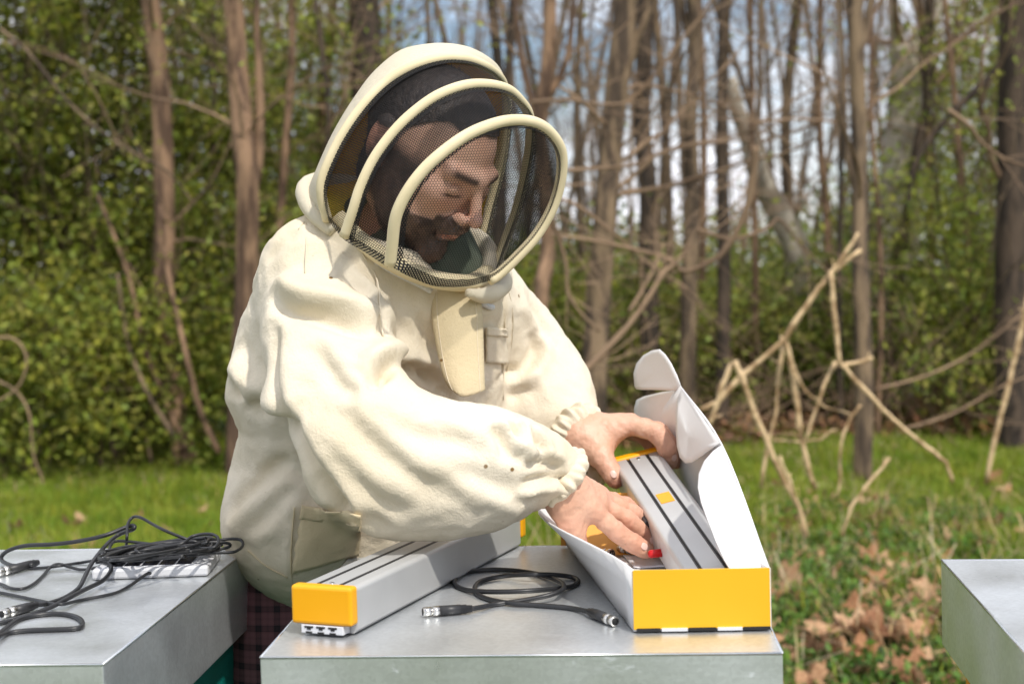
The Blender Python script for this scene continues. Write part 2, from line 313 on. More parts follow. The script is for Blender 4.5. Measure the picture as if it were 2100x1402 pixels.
# ------------------------------------------------------------------ trees
def wander(p0, d, L, n, wob, rg, droop=0):
    pts = [Vector(p0)]; d = Vector(d).normalized()
    for i in range(n):
        d = (d + Vector((rg.gauss(0, wob), rg.gauss(0, wob), rg.gauss(0, wob) - droop))).normalized(); pts.append(pts[-1] + d * (L / n))
    return pts
def grow(T, p0, d, L, r, depth, rg, wob=.16, kids=4, tips=None, upb=.15):
    n = max(3, int(L / .16)) if depth else 4; n = min(n, 8)
    pts = wander(p0, d, L, n, wob, rg); T.add(pts, [r, max(r * .35, .0022)], 5 if r > .02 else 3, cap=False)
    if tips is not None and depth <= 1: tips += [tuple(pts[-1]), tuple(pts[len(pts) // 2])]
    if depth <= 0: return
    for k in range(kids):
        t = rg.uniform(.2, 1) * (len(pts) - 1); i = min(int(t), len(pts) - 2); q = pts[i].lerp(pts[i + 1], t - i); ax = (pts[i + 1] - pts[i]).normalized()
        s = Vector((rg.gauss(0, 1), rg.gauss(0, .7), rg.gauss(0, .8))).normalized(); nd = (ax * rg.uniform(.5, 1.0) + s * rg.uniform(.5, .9) + Vector((0, 0, upb))).normalized()
        grow(T, q, nd, L * rg.uniform(.42, .72), max(r * rg.uniform(.28, .5), .0022), depth - 1, rg, wob, kids, tips, upb)
def tree(name, label, px, D, r0, r1, m, nb=10, blen=1.6, seed=0, group=None, depth=2, extra=(), leaves=0, leafm=None, lsize=.05, zmin=.8, kids=3, ztop=5.2):
    rg = random.Random(seed); main = [P(x, y, D + (rg.uniform(-.05, .05))) for x, y in px]     # px listed from top to bottom
    main = main[::-1]
    b = main[0].copy(); 
    if b.z > .02:
        d = (main[1] - main[0]); d = d / max(d.z, .05) if d.z > 0 else Vector((0, 0, 1)); base = b - d * b.z * .6; base.z = -.05; main = [base] + main
    else: main[0].z = -.05
    d = (main[-1] - main[-2]).normalized()
    if d.z < .5: d = Vector((d.x, d.y, .8)).normalized()
    while main[-1].z < ztop and extra is not None: main.append(main[-1] + (d + Vector((rg.gauss(0, .05), 0, .1))).normalized() * .6)
    pts = catmull(main, 4); root = empty(name, (main[0].x, main[0].y, 0)); tag(root, label, 'tree', group)
    T = Tubes(); T.add(pts, [r0 * 1.25, r0, (r0 * .6 + r1 * .4), r1], 9)
    for lim in extra or (): T.add(catmull([P(x, y, D + .05) for x, y, *_ in lim], 5), [lim[0][2] if len(lim[0]) > 2 else r1, .012], 7)
    T.obj('trunk', m, root)
    B = Tubes(); tips = []
    cand = [p for p in pts if p.z > (1.7 if px[0][0] > 1000 else zmin)] or pts[-3:]; nb = int(nb * (.6 if px[0][0] > 1000 else .8))
    for k in range(nb):
        i = rg.randrange(len(cand) - 1) if len(cand) > 1 else 0; q = cand[i].lerp(cand[min(i + 1, len(cand) - 1)], rg.random()); a = rg.uniform(0, 6.28)
        grow(B, q, Vector((math.cos(a), math.sin(a) * .6, rg.uniform(.1, 1.2))), blen * rg.uniform(.6, 1.2), max(r1 * .30, .008) * rg.uniform(.5, 1), depth, rg, tips=tips, kids=kids)
    if B.V:
        cr_ = B.obj('crown', M['twig'], root)
        if leaves and tips:
            tp = np.array(tips); c = tp[NP.randint(0, len(tp), leaves)] + NP.normal(size=(leaves, 3)) * .09
            leaf_cards(c, lsize, leafm or M['leaf_young'], 'foliage', cr_)
    return root
tree('bare_tree', 'straight brown trunk left of the jacket, the thickest standing alone', [(308, 0), (330, 200), (338, 450), (336, 600), (352, 800), (378, 935)], 10.6, .080, .064, M['bark_warm'], 14, 1.5, 1, leaves=900)
tree('forked_tree', 'reddish brown tree forking just left of the beekeeper into two upright stems', [(478, 0), (487, 150), (500, 300), (508, 400), (505, 600), (495, 800), (490, 930)], 9.8, .080, .052, M['bark_warm'], 14, 1.5, 2, extra=[[(510, 400, .05), (528, 330), (533, 200), (527, 60), (524, -150)]], leaves=900)
tree('bare_tree', 'slim pale sapling between the forked tree and the hood', [(600, 0), (597, 150), (585, 300), (575, 450), (560, 700), (552, 920)], 11.5, .035, .028, M['bark_warm'], 10, 1.4, 3, leaves=300)
tree('dark_tree', 'dark trunk rising straight above the hood', [(742, -60), (748, 60), (752, 160), (756, 400), (760, 900)], 12.5, .14, .12, M['bark_dark'], 12, 1.7, 4, leaves=200)
tree('bare_tree', 'light brown tree just right of the hood that kinks at the level of the hoops', [(1128, -40), (1126, 100), (1112, 210), (1106, 260), (1118, 420), (1122, 520), (1108, 620), (1098, 900)], 9.4, .05, .038, M['bark_warm'], 11, 1.4, 5, extra=[[(1106, 260, .03), (1080, 170), (1060, 60), (1052, -90)], [(1110, 230, .028), (1160, 130), (1175, 30), (1185, -80)]])
tree('bare_tree', 'thick brown leaning trunk, the stoutest right of the beekeeper', [(1290, -60), (1278, 60), (1262, 200), (1250, 330), (1238, 480), (1225, 640), (1218, 780), (1212, 900)], 9.9, .085, .080, M['bark_grey'], 16, 1.7, 6, extra=[[(1270, 190, .05), (1300, 90), (1330, 20), (1350, -90)]])
tree('bare_tree', 'dark slender trunk close behind the stoutest leaning trunk', [(1318, -60), (1322, 100), (1316, 250), (1330, 400), (1328, 560), (1340, 900)], 12.0, .075, .06, M['bark_dark'], 14, 1.6, 7, extra=[])
tree('bare_tree', 'mottled brown upright trunk between the leaning trunk and the thin black one', [(1418, -50), (1425, 100), (1415, 250), (1420, 400), (1412, 620), (1408, 920)], 11.0, .055, .048, M['bark_grey'], 16, 1.6, 8, extra=[[(1425, 100, .035), (1400, 30), (1388, -80)]])
tree('dark_tree', 'thin nearly black vertical trunk left of the pale leaning plane tree', [(1487, -60), (1484, 80), (1480, 300), (1485, 560), (1478, 920)], 11.6, .05, .05, M['bark_dark'], 12, 1.6, 9)
tree('plane_tree', 'pale leaning plane trunk with smooth cream bark', [(1500, 160), (1512, 225), (1538, 290), (1560, 370), (1600, 440), (1640, 540), (1650, 700), (1655, 905)], 13.2, .13, .05, M['bark_pale'], 9, 1.6, 10, ztop=3.0)
tree('bare_tree', 'dark narrow trunk standing among the bent dry stalks', [(1752, -60), (1757, 120), (1763, 320), (1765, 560), (1772, 780), (1768, 1005)], 8.9, .050, .055, M['bark_grey'], 18, 1.5, 11, extra=[[(1757, 120, .03), (1780, 30), (1790, -80)], [(1765, 420, .03), (1735, 300), (1728, 150), (1718, -60)]])
tree('plane_tree', 'broad pale plane trunk forking at the top right', [(1862, 90), (1866, 140), (1862, 240), (1854, 340), (1840, 480), (1822, 700), (1815, 900)], 12.8, .20, .17, M['bark_pale'], 10, 1.6, 12, extra=[[(1862, 150, .12), (1895, 70), (1925, 0), (1950, -100)], [(1862, 150, .09), (1840, 60), (1828, -60)]], ztop=2.6)
tree('dark_tree', 'thick dark trunk at the right edge of the clearing', [(2086, -50), (2082, 150), (2078, 400), (2075, 650), (2085, 900)], 10.4, .12, .115, M['bark_dark'], 14, 1.5, 13, extra=[[(2085, 100, .04), (2020, 170), (1950, 235), (1880, 330), (1860, 430)]], leaves=1200)
tree('dark_tree', 'crooked dark stem running up beside the broad pale plane trunk', [(1905, 60), (1903, 200), (1882, 300), (1868, 400), (1840, 560), (1830, 900)], 11.9, .045, .04, M['bark_dark'], 12, 1.4, 14)
SL = ['at the left edge in front of the dark shrub', 'right of the left edge, very slim', 'close left of the lone straight trunk', 'between the lone trunk and the forked tree', 'beside the slim pale sapling near the hood', 'just left of the rear hoop of the hood', 'rising right behind the crown of the hood', 'right of the hood crown, thicker than its neighbour', 'between the hood and the stoutest leaning trunk', 'left of the mottled upright trunk', 'between the mottled trunk and the thin black one', 'just right of the thin black trunk', 'behind the pale leaning plane trunk', 'left of the dark narrow trunk by the stalks, slightly thicker', 'touching the dark narrow trunk on its left', 'right of the dark narrow trunk, very slim', 'right of the broad pale plane fork', 'between the broad plane fork and the right edge, slim', 'close left of the thick dark trunk at the right edge', 'at the far right behind the thick dark trunk']
spec = [(60, 12.5, .03), (150, 11.8, .02), (215, 12.8, .035), (420, 12.2, .03), (640, 12.8, .04), (690, 11.2, .022), (1000, 12.2, .04), (1060, 13, .05), (1185, 12.4, .03), (1370, 12.9, .04), (1455, 12.6, .03), (1540, 12.2, .028), (1590, 13.4, .05), (1690, 12.4, .03), (1725, 11.4, .02), (1800, 10.9, .02), (1935, 12.2, .03), (1985, 11.4, .025), (2030, 12.9, .05), (2120, 12, .04)]
for i, (x, D, r) in enumerate(spec):
    rg = random.Random(i + 50); l = rg.uniform(-60, 60)
    tree('sapling', 'bare sapling ' + SL[i], [(x + l, -40), (x + l * .6 + rg.uniform(-15, 15), 250), (x + l * .3 + rg.uniform(-15, 15), 550), (x, 900)], D, r, r * .8, M[rg.choice(['bark_grey', 'bark_warm', 'bark_dark'])], 10, 1.3, i + 60, 'thin saplings in the wood', kids=5,
         leaves=500 if (x < 700 or x > 1850) else 80)
# leaning stems at the foot of the left trunk
def stick(name, label, px, r, m, group=None, cat='stalk', r1=None):
    pts = catmull([P(x, y, Y) for x, y, Y in px], 5); T = Tubes(); T.add(pts, [r, r1 or r * .6], 7); o = T.obj(name, m); tag(o, label, cat, group); return o
stick('leaning_stem', 'higher of two thin stems leaning left from the foot of the lone left trunk', [(390, 940, 10.2), (330, 800, 10.2), (290, 690, 10.2), (262, 560, 10.2), (200, 400, 10.3)], .022, M['bark_warm'], cat='stem')
stick('leaning_stem', 'thin stem leaning left of the lone trunk, the lower and paler of two', [(360, 900, 10), (300, 800, 10), (262, 700, 10.1), (240, 560, 10.1)], .020, M['bark_grey'], cat='stem')
stick('leaning_stem', 'reddish stem leaning between the lone trunk and the forked tree', [(450, 930, 10), (410, 840, 10), (380, 720, 10), (345, 560, 10.2), (330, 420, 10.3)], .024, M['bark_warm'], cat='stem')
stick('hanging_vine', 'curled pale vine hanging in front of the hedge at the left edge', [(-40, 700, 8.2), (20, 692, 8.2), (50, 720, 8.2), (52, 760, 8.2), (30, 800, 8.2), (-20, 830, 8.2)], .008, M['twig'], cat='vine')
stick('hanging_vine', 'pale vine running down through the hedge below the curled one', [(-30, 770, 8.4), (30, 800, 8.4), (60, 850, 8.4), (68, 930, 8.4), (90, 990, 8.4)], .008, M['twig'], cat='vine')
stick('long_branch', 'long thin branch crossing the upper left foliage diagonally', [(0, 60, 9), (60, 110, 9), (150, 220, 9), (250, 300, 9.1), (340, 350, 9.2), (400, 420, 9.3)], .012, M['bark_grey'], cat='branch')
# arching bare branches right of the beekeeper
def branchy(name, label, px, r, seed, nk=9, L=.5, Y=7.6, m=None):
    rg = random.Random(seed); pts = catmull([P(x, y, Y + i * .03) for i, (x, y) in enumerate(px)], 5); T = Tubes(); T.add(pts, [r, r * .45], 7)
    for k in range(nk):
        i = rg.randrange(1, len(pts) - 1); ax = (pts[i] - pts[i - 1]).normalized(); s = Vector((rg.gauss(0, 1), rg.gauss(0, .4), rg.gauss(0, 1))).normalized()
        grow(T, pts[i], ax * .8 + s * .6, L * rg.uniform(.5, 1.2), r * .26, 1, rg, .10, 2)
    o = T.obj(name, m or M['twig']); tag(o, label, 'branch', 'bare arching branches'); return o
branchy('arching_branch', 'long arching branch sweeping from the pale plane trunk down towards the middle', [(1550, 300), (1545, 360), (1530, 430), (1490, 510), (1440, 545), (1400, 556), (1370, 530), (1250, 500), (1130, 480)], .020, 1)
branchy('arching_branch', 'branch rising from the stout trunk foot to a split tip, light tan', [(1190, 770), (1235, 725), (1290, 665), (1330, 610), (1360, 560), (1385, 540), (1400, 520)], .020, 2)
branchy('arching_branch', 'short branch pointing up from the middle of the bare thicket', [(1290, 640), (1320, 590), (1345, 540), (1360, 500)], .012, 3, 4, .3)
branchy('arching_branch', 'drooping zigzag branch right of the hood ending near the far sleeve', [(1120, 430), (1140, 470), (1160, 540), (1165, 600), (1190, 640), (1230, 680)], .014, 4, 8, .5, 7)
branchy('arching_branch', 'nearly level branch crossing behind the light brown tree', [(1090, 210), (1160, 205), (1250, 215), (1330, 205)], .012, 5, 5, .5, 8.5)
branchy('arching_branch', 'pale branch drooping from the level of the hoops towards the thicket', [(1160, 350), (1230, 345), (1310, 335), (1345, 290), (1370, 250)], .012, 6, 8, .6, 8)
branchy('arching_branch', 'tan branch winding across the middle of the thicket', [(1110, 400), (1180, 420), (1260, 480), (1330, 540), (1420, 600), (1440, 640)], .012, 7, 9, .6, 8)
branchy('arching_branch', 'branch arching left to right above the bent dry stalks', [(1430, 470), (1500, 490), (1570, 470), (1600, 450), (1640, 500), (1700, 560)], .013, 8, 8, .6, 8)
branchy('arching_branch', 'curved branch in front of the dark trunk at the right edge', [(1945, 225), (1990, 260), (2010, 290), (2060, 325), (2120, 345)], .014, 9, 4, .4, 7.5)
branchy('arching_branch', 'grey branch rising through the thicket at lower right', [(1790, 800), (1900, 770), (2000, 720), (2100, 640)], .012, 10, 10, .6, 9)
branchy('arching_branch', 'low grey branch lying over the brown litter at right', [(1850, 880), (1950, 850), (2060, 790), (2140, 760)], .010, 11, 6, .4, 9)

# bent dry stalks on the right
def stalk(label, px, r, Y=6.3):
    pts = [P(x, y, Y) for x, y in px]; T = Tubes()
    fine = []
    for a, b in zip(pts[:-1], pts[1:]):
        for k in range(3): fine.append(a.lerp(b, k / 3 + (.001 if k else 0)))
    fine.append(pts[-1]); g9 = random.Random(len(label)); fine = [f_ + Vector((g9.gauss(0, .0018), 0, g9.gauss(0, .0018))) for f_ in fine]
    T.add(fine, [r * g9.uniform(.82, 1.12) * (1 - .3 * i_ / len(fine)) * (1.15 if i_ % 3 == 0 and 0 < i_ < len(fine) - 1 else 1) for i_ in range(len(fine))], 8)
    for i_ in range(2):
        j_ = g9.randrange(1, len(fine) - 1); T.add([fine[j_], fine[j_] + Vector((g9.gauss(0, .03), g9.gauss(0, .02), g9.uniform(.01, .05)))], [r * .5, r * .25], 5); o = T.obj('dry_stalk', M['stalk']); tag(o, label, 'stalk', 'bent dry stalks'); return o
stalk('tallest dry stalk, rising from behind the box lid to the highest point of the cluster', [(1436, 842), (1470, 825), (1525, 768), (1605, 700), (1612, 690), (1680, 590), (1705, 560), (1765, 512)], .0135)
stalk('thin dry twig topping the tallest bent stalk', [(1700, 565), (1730, 525), (1760, 478)], .010, 6.28)
stalk('dry stalk standing upright under the highest joint of the tallest stalk', [(1606, 692), (1625, 755), (1640, 880), (1652, 940), (1670, 1002)], .0155, 6.33)
stalk('dry stalk bent over at a sharp knee left of the upright one', [(1506, 742), (1520, 770), (1548, 850), (1575, 910), (1608, 985), (1640, 1045), (1655, 1100)], .014, 6.1)
stalk('dry stalk hanging from the sharp knee down to the lid', [(1504, 744), (1480, 790), (1470, 830), (1455, 875)], .013, 6.12)
stalk('slim dry stalk leaning between the knee and the upright stalk', [(1606, 700), (1598, 770), (1590, 850), (1575, 910), (1562, 1000)], .0105, 6.4)
stalk('long dry stalk falling right from the middle joint to a bent foot', [(1704, 555), (1712, 650), (1722, 742), (1760, 785), (1830, 860), (1900, 915), (1940, 948), (1953, 990)], .0115, 6.2)
stalk('short side arm sticking out to the right of the middle joint', [(1724, 752), (1760, 742), (1790, 735)], .0105, 6.22)
stalk('slender dry stalk running from the middle joint down to the upright stalk', [(1714, 742), (1690, 790), (1670, 850), (1650, 905)], .0085, 6.25)
stalk('curved thin stem linking the upright stalk to the dark trunk', [(1628, 755), (1650, 800), (1690, 835), (1745, 848)], .006, 6.3)
stalk('thin forked stem low down beside the dark narrow trunk', [(1765, 830), (1750, 850), (1727, 890), (1722, 960), (1720, 1020)], .008, 6.4)
stalk('tall tan stalk rising alone at the right edge', [(2110, 600), (2085, 720), (2060, 820), (2040, 900), (2022, 990)], .015, 7.2)
stalk('young pale shoot leaning right in the grass below the bent stalks', [(1825, 938), (1775, 1000), (1745, 1040), (1728, 1100)], .0075, 5.6)
stalk('thin pale shoot leaning left in the grass beside the lid', [(1598, 935), (1620, 985), (1638, 1040), (1652, 1095)], .007, 5.7)
stalk('low horizontal stem crossing behind the upright stalk', [(1585, 902), (1640, 905), (1680, 903), (1710, 880)], .006, 6.5)

# ------------------------------------------------------------------ shrubs and far wood
def shrub(label, px, py_top, D, wpx, n, m, seed, size=.070, name='shrub', group='leafy shrubs at the edge of the wood'):
    rg = random.Random(seed); base = P(px, 900, D); top = P(px, py_top, D).z; W = wpx / F * D
    root = empty(name, (base.x, D, 0)); tag(root, label, 'shrub', group); T = Tubes()
    for k in range(7):
        d = Vector((rg.gauss(0, .35), rg.gauss(0, .25), 1)); grow(T, Vector((base.x + rg.gauss(0, .12), D + rg.gauss(0, .1), -.02)), d, max(top, 1) * rg.uniform(.6, .95), .018, 2, rg, .09, 4, upb=.3)
    T.obj('stem', M['bark_grey'], root)
    # foliage gathered in clumps so that gaps and depth remain
    nc = 90; C = np.stack([NP.normal(size=nc) * W * .33 + base.x, D + NP.normal(size=nc) * .35, NP.uniform(.1, 1, nc) ** .8 * top], -1)
    C[:, 0] = np.clip(C[:, 0], base.x - W * .6, base.x + W * .6)
    k = NP.randint(0, nc, n); s = NP.uniform(.08, .26, nc)[k][:, None]; c = C[k] + NP.normal(size=(n, 3)) * s; c[:, 2] = np.abs(c[:, 2]) + .02
    leaf_cards(c, size, m, 'foliage', root); return root
LD, LY = M['leaf_dark'], M['leaf_young']
sh = [('dark leafy shrub filling the left edge of the wood', 30, -250, 11.3, 420, 9000, LD), ('tall green shrub second from the left edge', 190, -260, 11.9, 420, 9500, LD), ('yellow-green shrub top left of the lone trunk', 110, -280, 12.6, 500, 8000, LY),
      ('dense shrub behind the foot of the lone left trunk', 330, 420, 11.6, 380, 6500, LD), ('tall shrub between the lone trunk and the forked tree', 420, -200, 12.4, 420, 8000, LY), ('low dark shrub at the left under the vines', 60, 600, 10.4, 380, 4500, LD), ('low shrub in shade below the lone trunk', 230, 640, 10.5, 360, 4500, LD),
      ('green shrub behind the forked tree', 560, 60, 12.6, 360, 6500, LD), ('shrub left of the hood at shoulder height', 640, 380, 12.0, 280, 4000, LY),
      ('green shrub right behind the far sleeve', 1150, 560, 12.2, 260, 3500, LD), ('dark low shrub between the bare trunks in the middle', 1370, 560, 12.8, 330, 4500, LD), ('low green shrub behind the box lid', 1490, 620, 12.4, 300, 3500, LD),
      ('thin green shrub behind the bent stalks', 1640, 600, 12.6, 300, 3200, LD), ('yellow-green shrub in the upper right corner', 2030, -200, 11.8, 330, 4200, LY), ('bright young shrub right of the broad plane trunk', 1960, 360, 11.4, 330, 3600, LY), ('shady shrub under the right edge', 2060, 560, 11.2, 300, 3200, LD),
      ('sparse shrub behind the dark narrow trunk', 1790, 520, 12.9, 300, 2600, LY), ('shrub at the far right outside the clearing', 2250, 100, 11.6, 300, 3000, LD), ('shrub at the far left outside the clearing', -180, -100, 11.4, 320, 4000, LD), ('tall shrub beyond the left end of the hedge', -480, -200, 11.8, 420, 5000, LD), ('last shrub at the left end of the hedge', -850, -100, 11.9, 420, 4500, LY), ('last shrub at the right end of the wood', 2550, 200, 12, 380, 3500, LD)]
for i, (lb, px, pt, D, wp, n, m) in enumerate(sh): shrub(lb, px, pt, D, wp, int(n * (1.5 if px < 1200 else 1.0)), LY if px > 1300 else m, 100 + i)
# far wood as one mass: leaf clumps, twigs and thin poles 15-30 m away
n = 120000; y = NP.uniform(14.5, 30, n); x = NP.uniform(-1, 1, n) * (.5 * y + 2); nx_ = np.array([noise.noise(Vector((a * .5, b * .3, 7))) for a, b in zip(x[::20], y[::20])]).repeat(20)[:n]
x = x * 1.5; left = np.clip((-x / y * 1.0 - .02) / .12, 0, 1)
top = (1.9 + nx_ * 1.1) * (y / 20) ** .3 + left * 6.5 + np.clip((x / y - .22) / .15, 0, 1) * 3.0
z = NP.rand(n) ** .9 * np.maximum(top, .4)
fw_ = leaf_cards(np.stack([x, y, z], -1), .11, M['leaf_far'], 'far_woodland', up=.2, aspect=.6); tag(fw_, 'distant green woodland seen between the trunks', 'woodland', kind='stuff')
T = Tubes(); rg = random.Random(5)
for k in range(170):
    y = rg.uniform(14, 30); x = rg.uniform(-1, 1) * (.42 * y + 1); r = rg.uniform(.015, .07); l = rg.gauss(0, .12)
    p = wander((x, y, -.1), (l, 0, 1), rg.uniform(5, 9), 7, .05, rg); T.add(p, [r, r * .5], 5, cap=False)
    for j in range(6):
        q = p[rg.randrange(2, 7)]; grow(T, q, Vector((rg.gauss(0, 1), rg.gauss(0, .4), rg.uniform(.2, 1.6))), rg.uniform(.8, 2.1), min(r * .35, .016), 2, rg, .14, 4)
fp = T.obj('far_bare_trees', mat('far_bark', (.09, .065, .045), (.24, .17, .11), rough=.9, scale=.6)); tag(fp, 'distant bare poles and twigs of the wood', 'woodland', kind='stuff')
# brown brush at the foot of the wood
T = Tubes()
for k in range(900):
    y = rg.uniform(10.8, 13.5); x = rg.uniform(-.42, .48) * y
    if x < -.05 * y and rg.random() < .7: continue
    T.add(wander((x, y, rg.uniform(0, .3)), (rg.gauss(0, 1), rg.gauss(0, .3), rg.uniform(.1, 1.3)), rg.uniform(.5, 1.5), 4, .16, rg), [rg.uniform(.003, .008), .0025], 3, cap=False)
br = T.obj('brushwood', M['twig']); tag(br, 'tangle of thin brown twigs at the foot of the wood', 'brushwood', kind='stuff')
n = 9000; y = NP.uniform(10.9, 14, n); x = NP.uniform(-.1, .5, n) * y; o = leaf_cards(np.stack([x, y, gz(x, y) + .02 + NP.rand(n) * .12], -1), .09, mat('leaf_litter', (.20, .10, .05), (.33, .19, .10), rough=.8, scale=3, attr=True), 'leaf_litter', up=.9); tag(o, 'brown leaf litter under the trees on the right', 'leaf litter', kind='stuff')
# ------------------------------------------------------------------ hives
def rotz(a): return Matrix.Rotation(a, 4, 'Z')
def hive(loc, yaw, W, L, label, body_m, skirt=.10, inset=.022):
    """loc = front-left top corner of the roof; y axis runs along its depth"""
    root = empty('beehive', (loc[0], loc[1], 0)); tag(root, label, 'beehive', 'beehives with sheet metal roofs')
    m = Matrix.Translation((loc[0], loc[1], ZR)) @ rotz(yaw)
    # roof: a folded sheet tray, open below, with rolled top edges
    bm = bmesh.new(); t = .0012; e = .0015
    add_box(bm, m, (0, 0, -skirt), (W, L, 0), e, 2)
    dl = [f for f in bm.faces if f.normal.z < -.9 or abs(f.calc_center_median().z - (ZR - skirt)) < .0003]
    bmesh.ops.delete(bm, geom=dl, context='FACES_ONLY')
    rf = bm_obj('roof', bm, M['zinc'], root)
    sm = rf.modifiers.new('s', 'SOLIDIFY'); sm.thickness = t; sm.offset = -1
    # bright worn fold line along every top edge
    T = Tubes()
    c = [m @ Vector(v) for v in ((0.0005, 0.0005, -.0006), (W - .0005, 0.0005, -.0006), (W - .0005, L - .0005, -.0006), (.0005, L - .0005, -.0006))]
    for i in range(4): T.add([c[i], c[(i + 1) % 4]], .0013, 6)
    T.obj('folded_edge', M['zinc_edge'], rf)
    i = inset; zb = -.045
    box_obj('super_box', m, (i, i, -.34), (W - i, L - i, zb), body_m, root, .002)
    br = box_obj('brood_box', m, (i, i, -.66), (W - i, L - i, -.343), body_m, root, .002)
    bm = bmesh.new(); add_box(bm, m, (W / 2 - .05, i - .018, -.46), (W / 2 + .05, i - .001, -.44), .002); bm_obj('hand_grip', bm, body_m, br)
    box_obj('floor_board', m, (i - .01, i - .04, -.70), (W - i + .01, L - i + .01, -.663), M['white_paint'], root, .002)
    for a in (.06, W - .12):
        for b in (.06, L - .12):
            box_obj('leg', m, (a, b, -ZR - .02), (a + .06, b + .06, -.703), M['white_paint'], root, .002)
    return root, m
c0 = Q(533, 1347, ZR); c1 = Q(1606, 1338, ZR); yawc = math.atan2(c1.y - c0.y, c1.x - c0.x)
hC, mC = hive(c0, yawc, .477, .51, 'beehive under the unpacked box and the coiled black cable, metal roof in the middle', M['white_paint'])
l1 = Q(211, 1361, ZR); l2 = Q(515, 1121, ZR); yl = math.atan2(l2.y - l1.y, l2.x - l1.x) - R(90)
ml = Matrix.Translation(l1) @ rotz(yl); o_ = ml @ Vector((-.477, 0, 0))
hL, mL = hive(o_, yl, .477, (l2 - l1).length, 'teal beehive carrying the small solar panel and tangled black wires on its metal roof', M['teal'])
r1 = Q(1930, 1147, ZR); r2 = Q(2100, 1335, ZR); yr = math.atan2(r1.y - r2.y, r1.x - r2.x) - R(90)
mr = Matrix.Translation(r1) @ rotz(yr); o_ = mr @ Vector((0, -.52, 0))
hR, mR = hive(o_, yr, .477, .52, 'orange beehive with nothing on its metal roof, cut off by the frame', M['orange_paint'])

# ------------------------------------------------------------------ aluminium sensor bars
def bar(mat4, L, label, near=True, slots=True):
    """x across, y along, z up, origin at front bottom centre"""
    root = empty('sensor_bar', mat4.translation); tag(root, label, 'sensor bar', 'aluminium sensor bars with yellow end caps')
    W, Hh = .062, .046
    # extruded body: rounded profile with two grooves in the top face
    hw = W / 2; r = .005; g = .0042; gx = .0125; gd = .0018
    def arc(cx, cz, a0, a1, n=5): return [(cx + r * math.cos(R(a0 + (a1 - a0) * k / n)), cz + r * math.sin(R(a0 + (a1 - a0) * k / n))) for k in range(n + 1)]
    prof = [(-hw + .004, .0), (hw - .004, 0), (hw, .004)] + arc(hw - r, Hh - r, 0, 90)
    for s in (gx, -gx): prof += [(s + g / 2, Hh), (s + g / 2, Hh - gd), (s - g / 2, Hh - gd), (s - g / 2, Hh)]
    prof += arc(-hw + r, Hh - r, 90, 180) + [(-hw, .004)]
    n = len(prof); bm = bmesh.new(); rings = []
    for y in (.004, L - .004): rings.append([bm.verts.new(mat4 @ Vector((x, y, z))) for x, z in prof])
    for i in range(n): bm.faces.new((rings[0][i], rings[1][i], rings[1][(i + 1) % n], rings[0][(i + 1) % n]))
    bm.faces.new(rings[0]); bm.faces.new(rings[1][::-1])
    body = bm_obj('profile', bm, M['alu'], root)
    for s in (gx, -gx):
        bm = bmesh.new()
        for dx in (-.00125, .00125): add_box(bm, mat4, (s + dx - .0009, .006, Hh - gd), (s + dx + .0009, L - .006, Hh + .0005), .0003, 1)
        bm_obj('rubber_strip', bm, M['rubber'], root)
    for y0, sgn in ((0, -1), (L, 1)):
        bm = bmesh.new(); ya, yb = (y0 - .012, y0 + .003) if sgn < 0 else (y0 - .003, y0 + .012)
        add_box(bm, mat4, (-hw - .0022, ya, .010), (hw + .0022, yb, Hh + .0022), .0035, 3)
        bm_obj('end_cap', bm, M['yplast'], root, smooth=False)
        # connector rail with sockets below the cap
        ra = box_obj('socket_rail', mat4, (-.023, ya + .001, .0012), (.023, yb, .0098), M['wplast'], root, .0008)
        for sx in (-.0145, -.0015, .0115):
            bm = bmesh.new(); yy = ya + .001 if sgn < 0 else yb
            ys = (yy - .0006, yy + .002) if sgn < 0 else (yy - .002, yy + .0006)
            add_box(bm, mat4, (sx - .0045, ys[0], .0068), (sx + .0048, ys[1], .0085)); add_box(bm, mat4, (sx - .0018, ys[0], .005), (sx + .0022, ys[1], .0066))
            add_box(bm, mat4, (sx - .0032, ys[0], .0014), (sx + .0036, ys[1], .0032))
            bm_obj('socket', bm, M['dark_in'], ra)
        # screw between the strips
        yy = y0 - sgn * .012; bm = bmesh.new()
        bmesh.ops.create_cone(bm, cap_ends=True, segments=16, radius1=.0028, radius2=.0024, depth=.0008, matrix=mat4 @ Matrix.Translation((0, yy, Hh + .0004)))
        sc = bm_obj('screw', bm, M['nickel'], root)
        bm = bmesh.new(); bmesh.ops.create_cone(bm, cap_ends=True, segments=6, radius1=.0012, radius2=.0012, depth=.0004, matrix=mat4 @ Matrix.Translation((0, yy, Hh + .0009)))
        bm_obj('screw_socket', bm, M['dark_in'], sc)
    return root, W, Hh
a = Q(672, 1300, ZR); b = Q(1005, 1128, ZR)
d = (b - a); d.z = 0; L1 = .455; d.normalize()
m1 = frame_of(a + Vector((0, 0, .0016)) , Vector((d.y, -d.x, 0)), d, Vector((0, 0, 1)))
bar1, BW, BH = bar(m1, L1, 'aluminium bar lying on the middle roof below the sleeve, yellow end towards us')
A2 = P(1492, 1240, 1.425); B2 = P(1313, 972, 1.845)
d2 = (B2 - A2).normalized(); up2 = Vector((-.20, -.20, 1)); up2 = (up2 - d2 * up2.dot(d2)).normalized()
m2 = frame_of(A2 - up2 * .02, d2.cross(up2), d2, up2)
LB2 = (B2 - A2).length
bar2, _, _ = bar(m2, LB2, 'aluminium bar standing slanted in the open white box, held at its upper end')
bm = bmesh.new(); add_box(bm, m2, (-.0082, LB2 * .57, BH + .0001), (.0082, LB2 * .645, BH + .0007)); bm_obj('yellow_label', bm, M['yplast'], bar2)
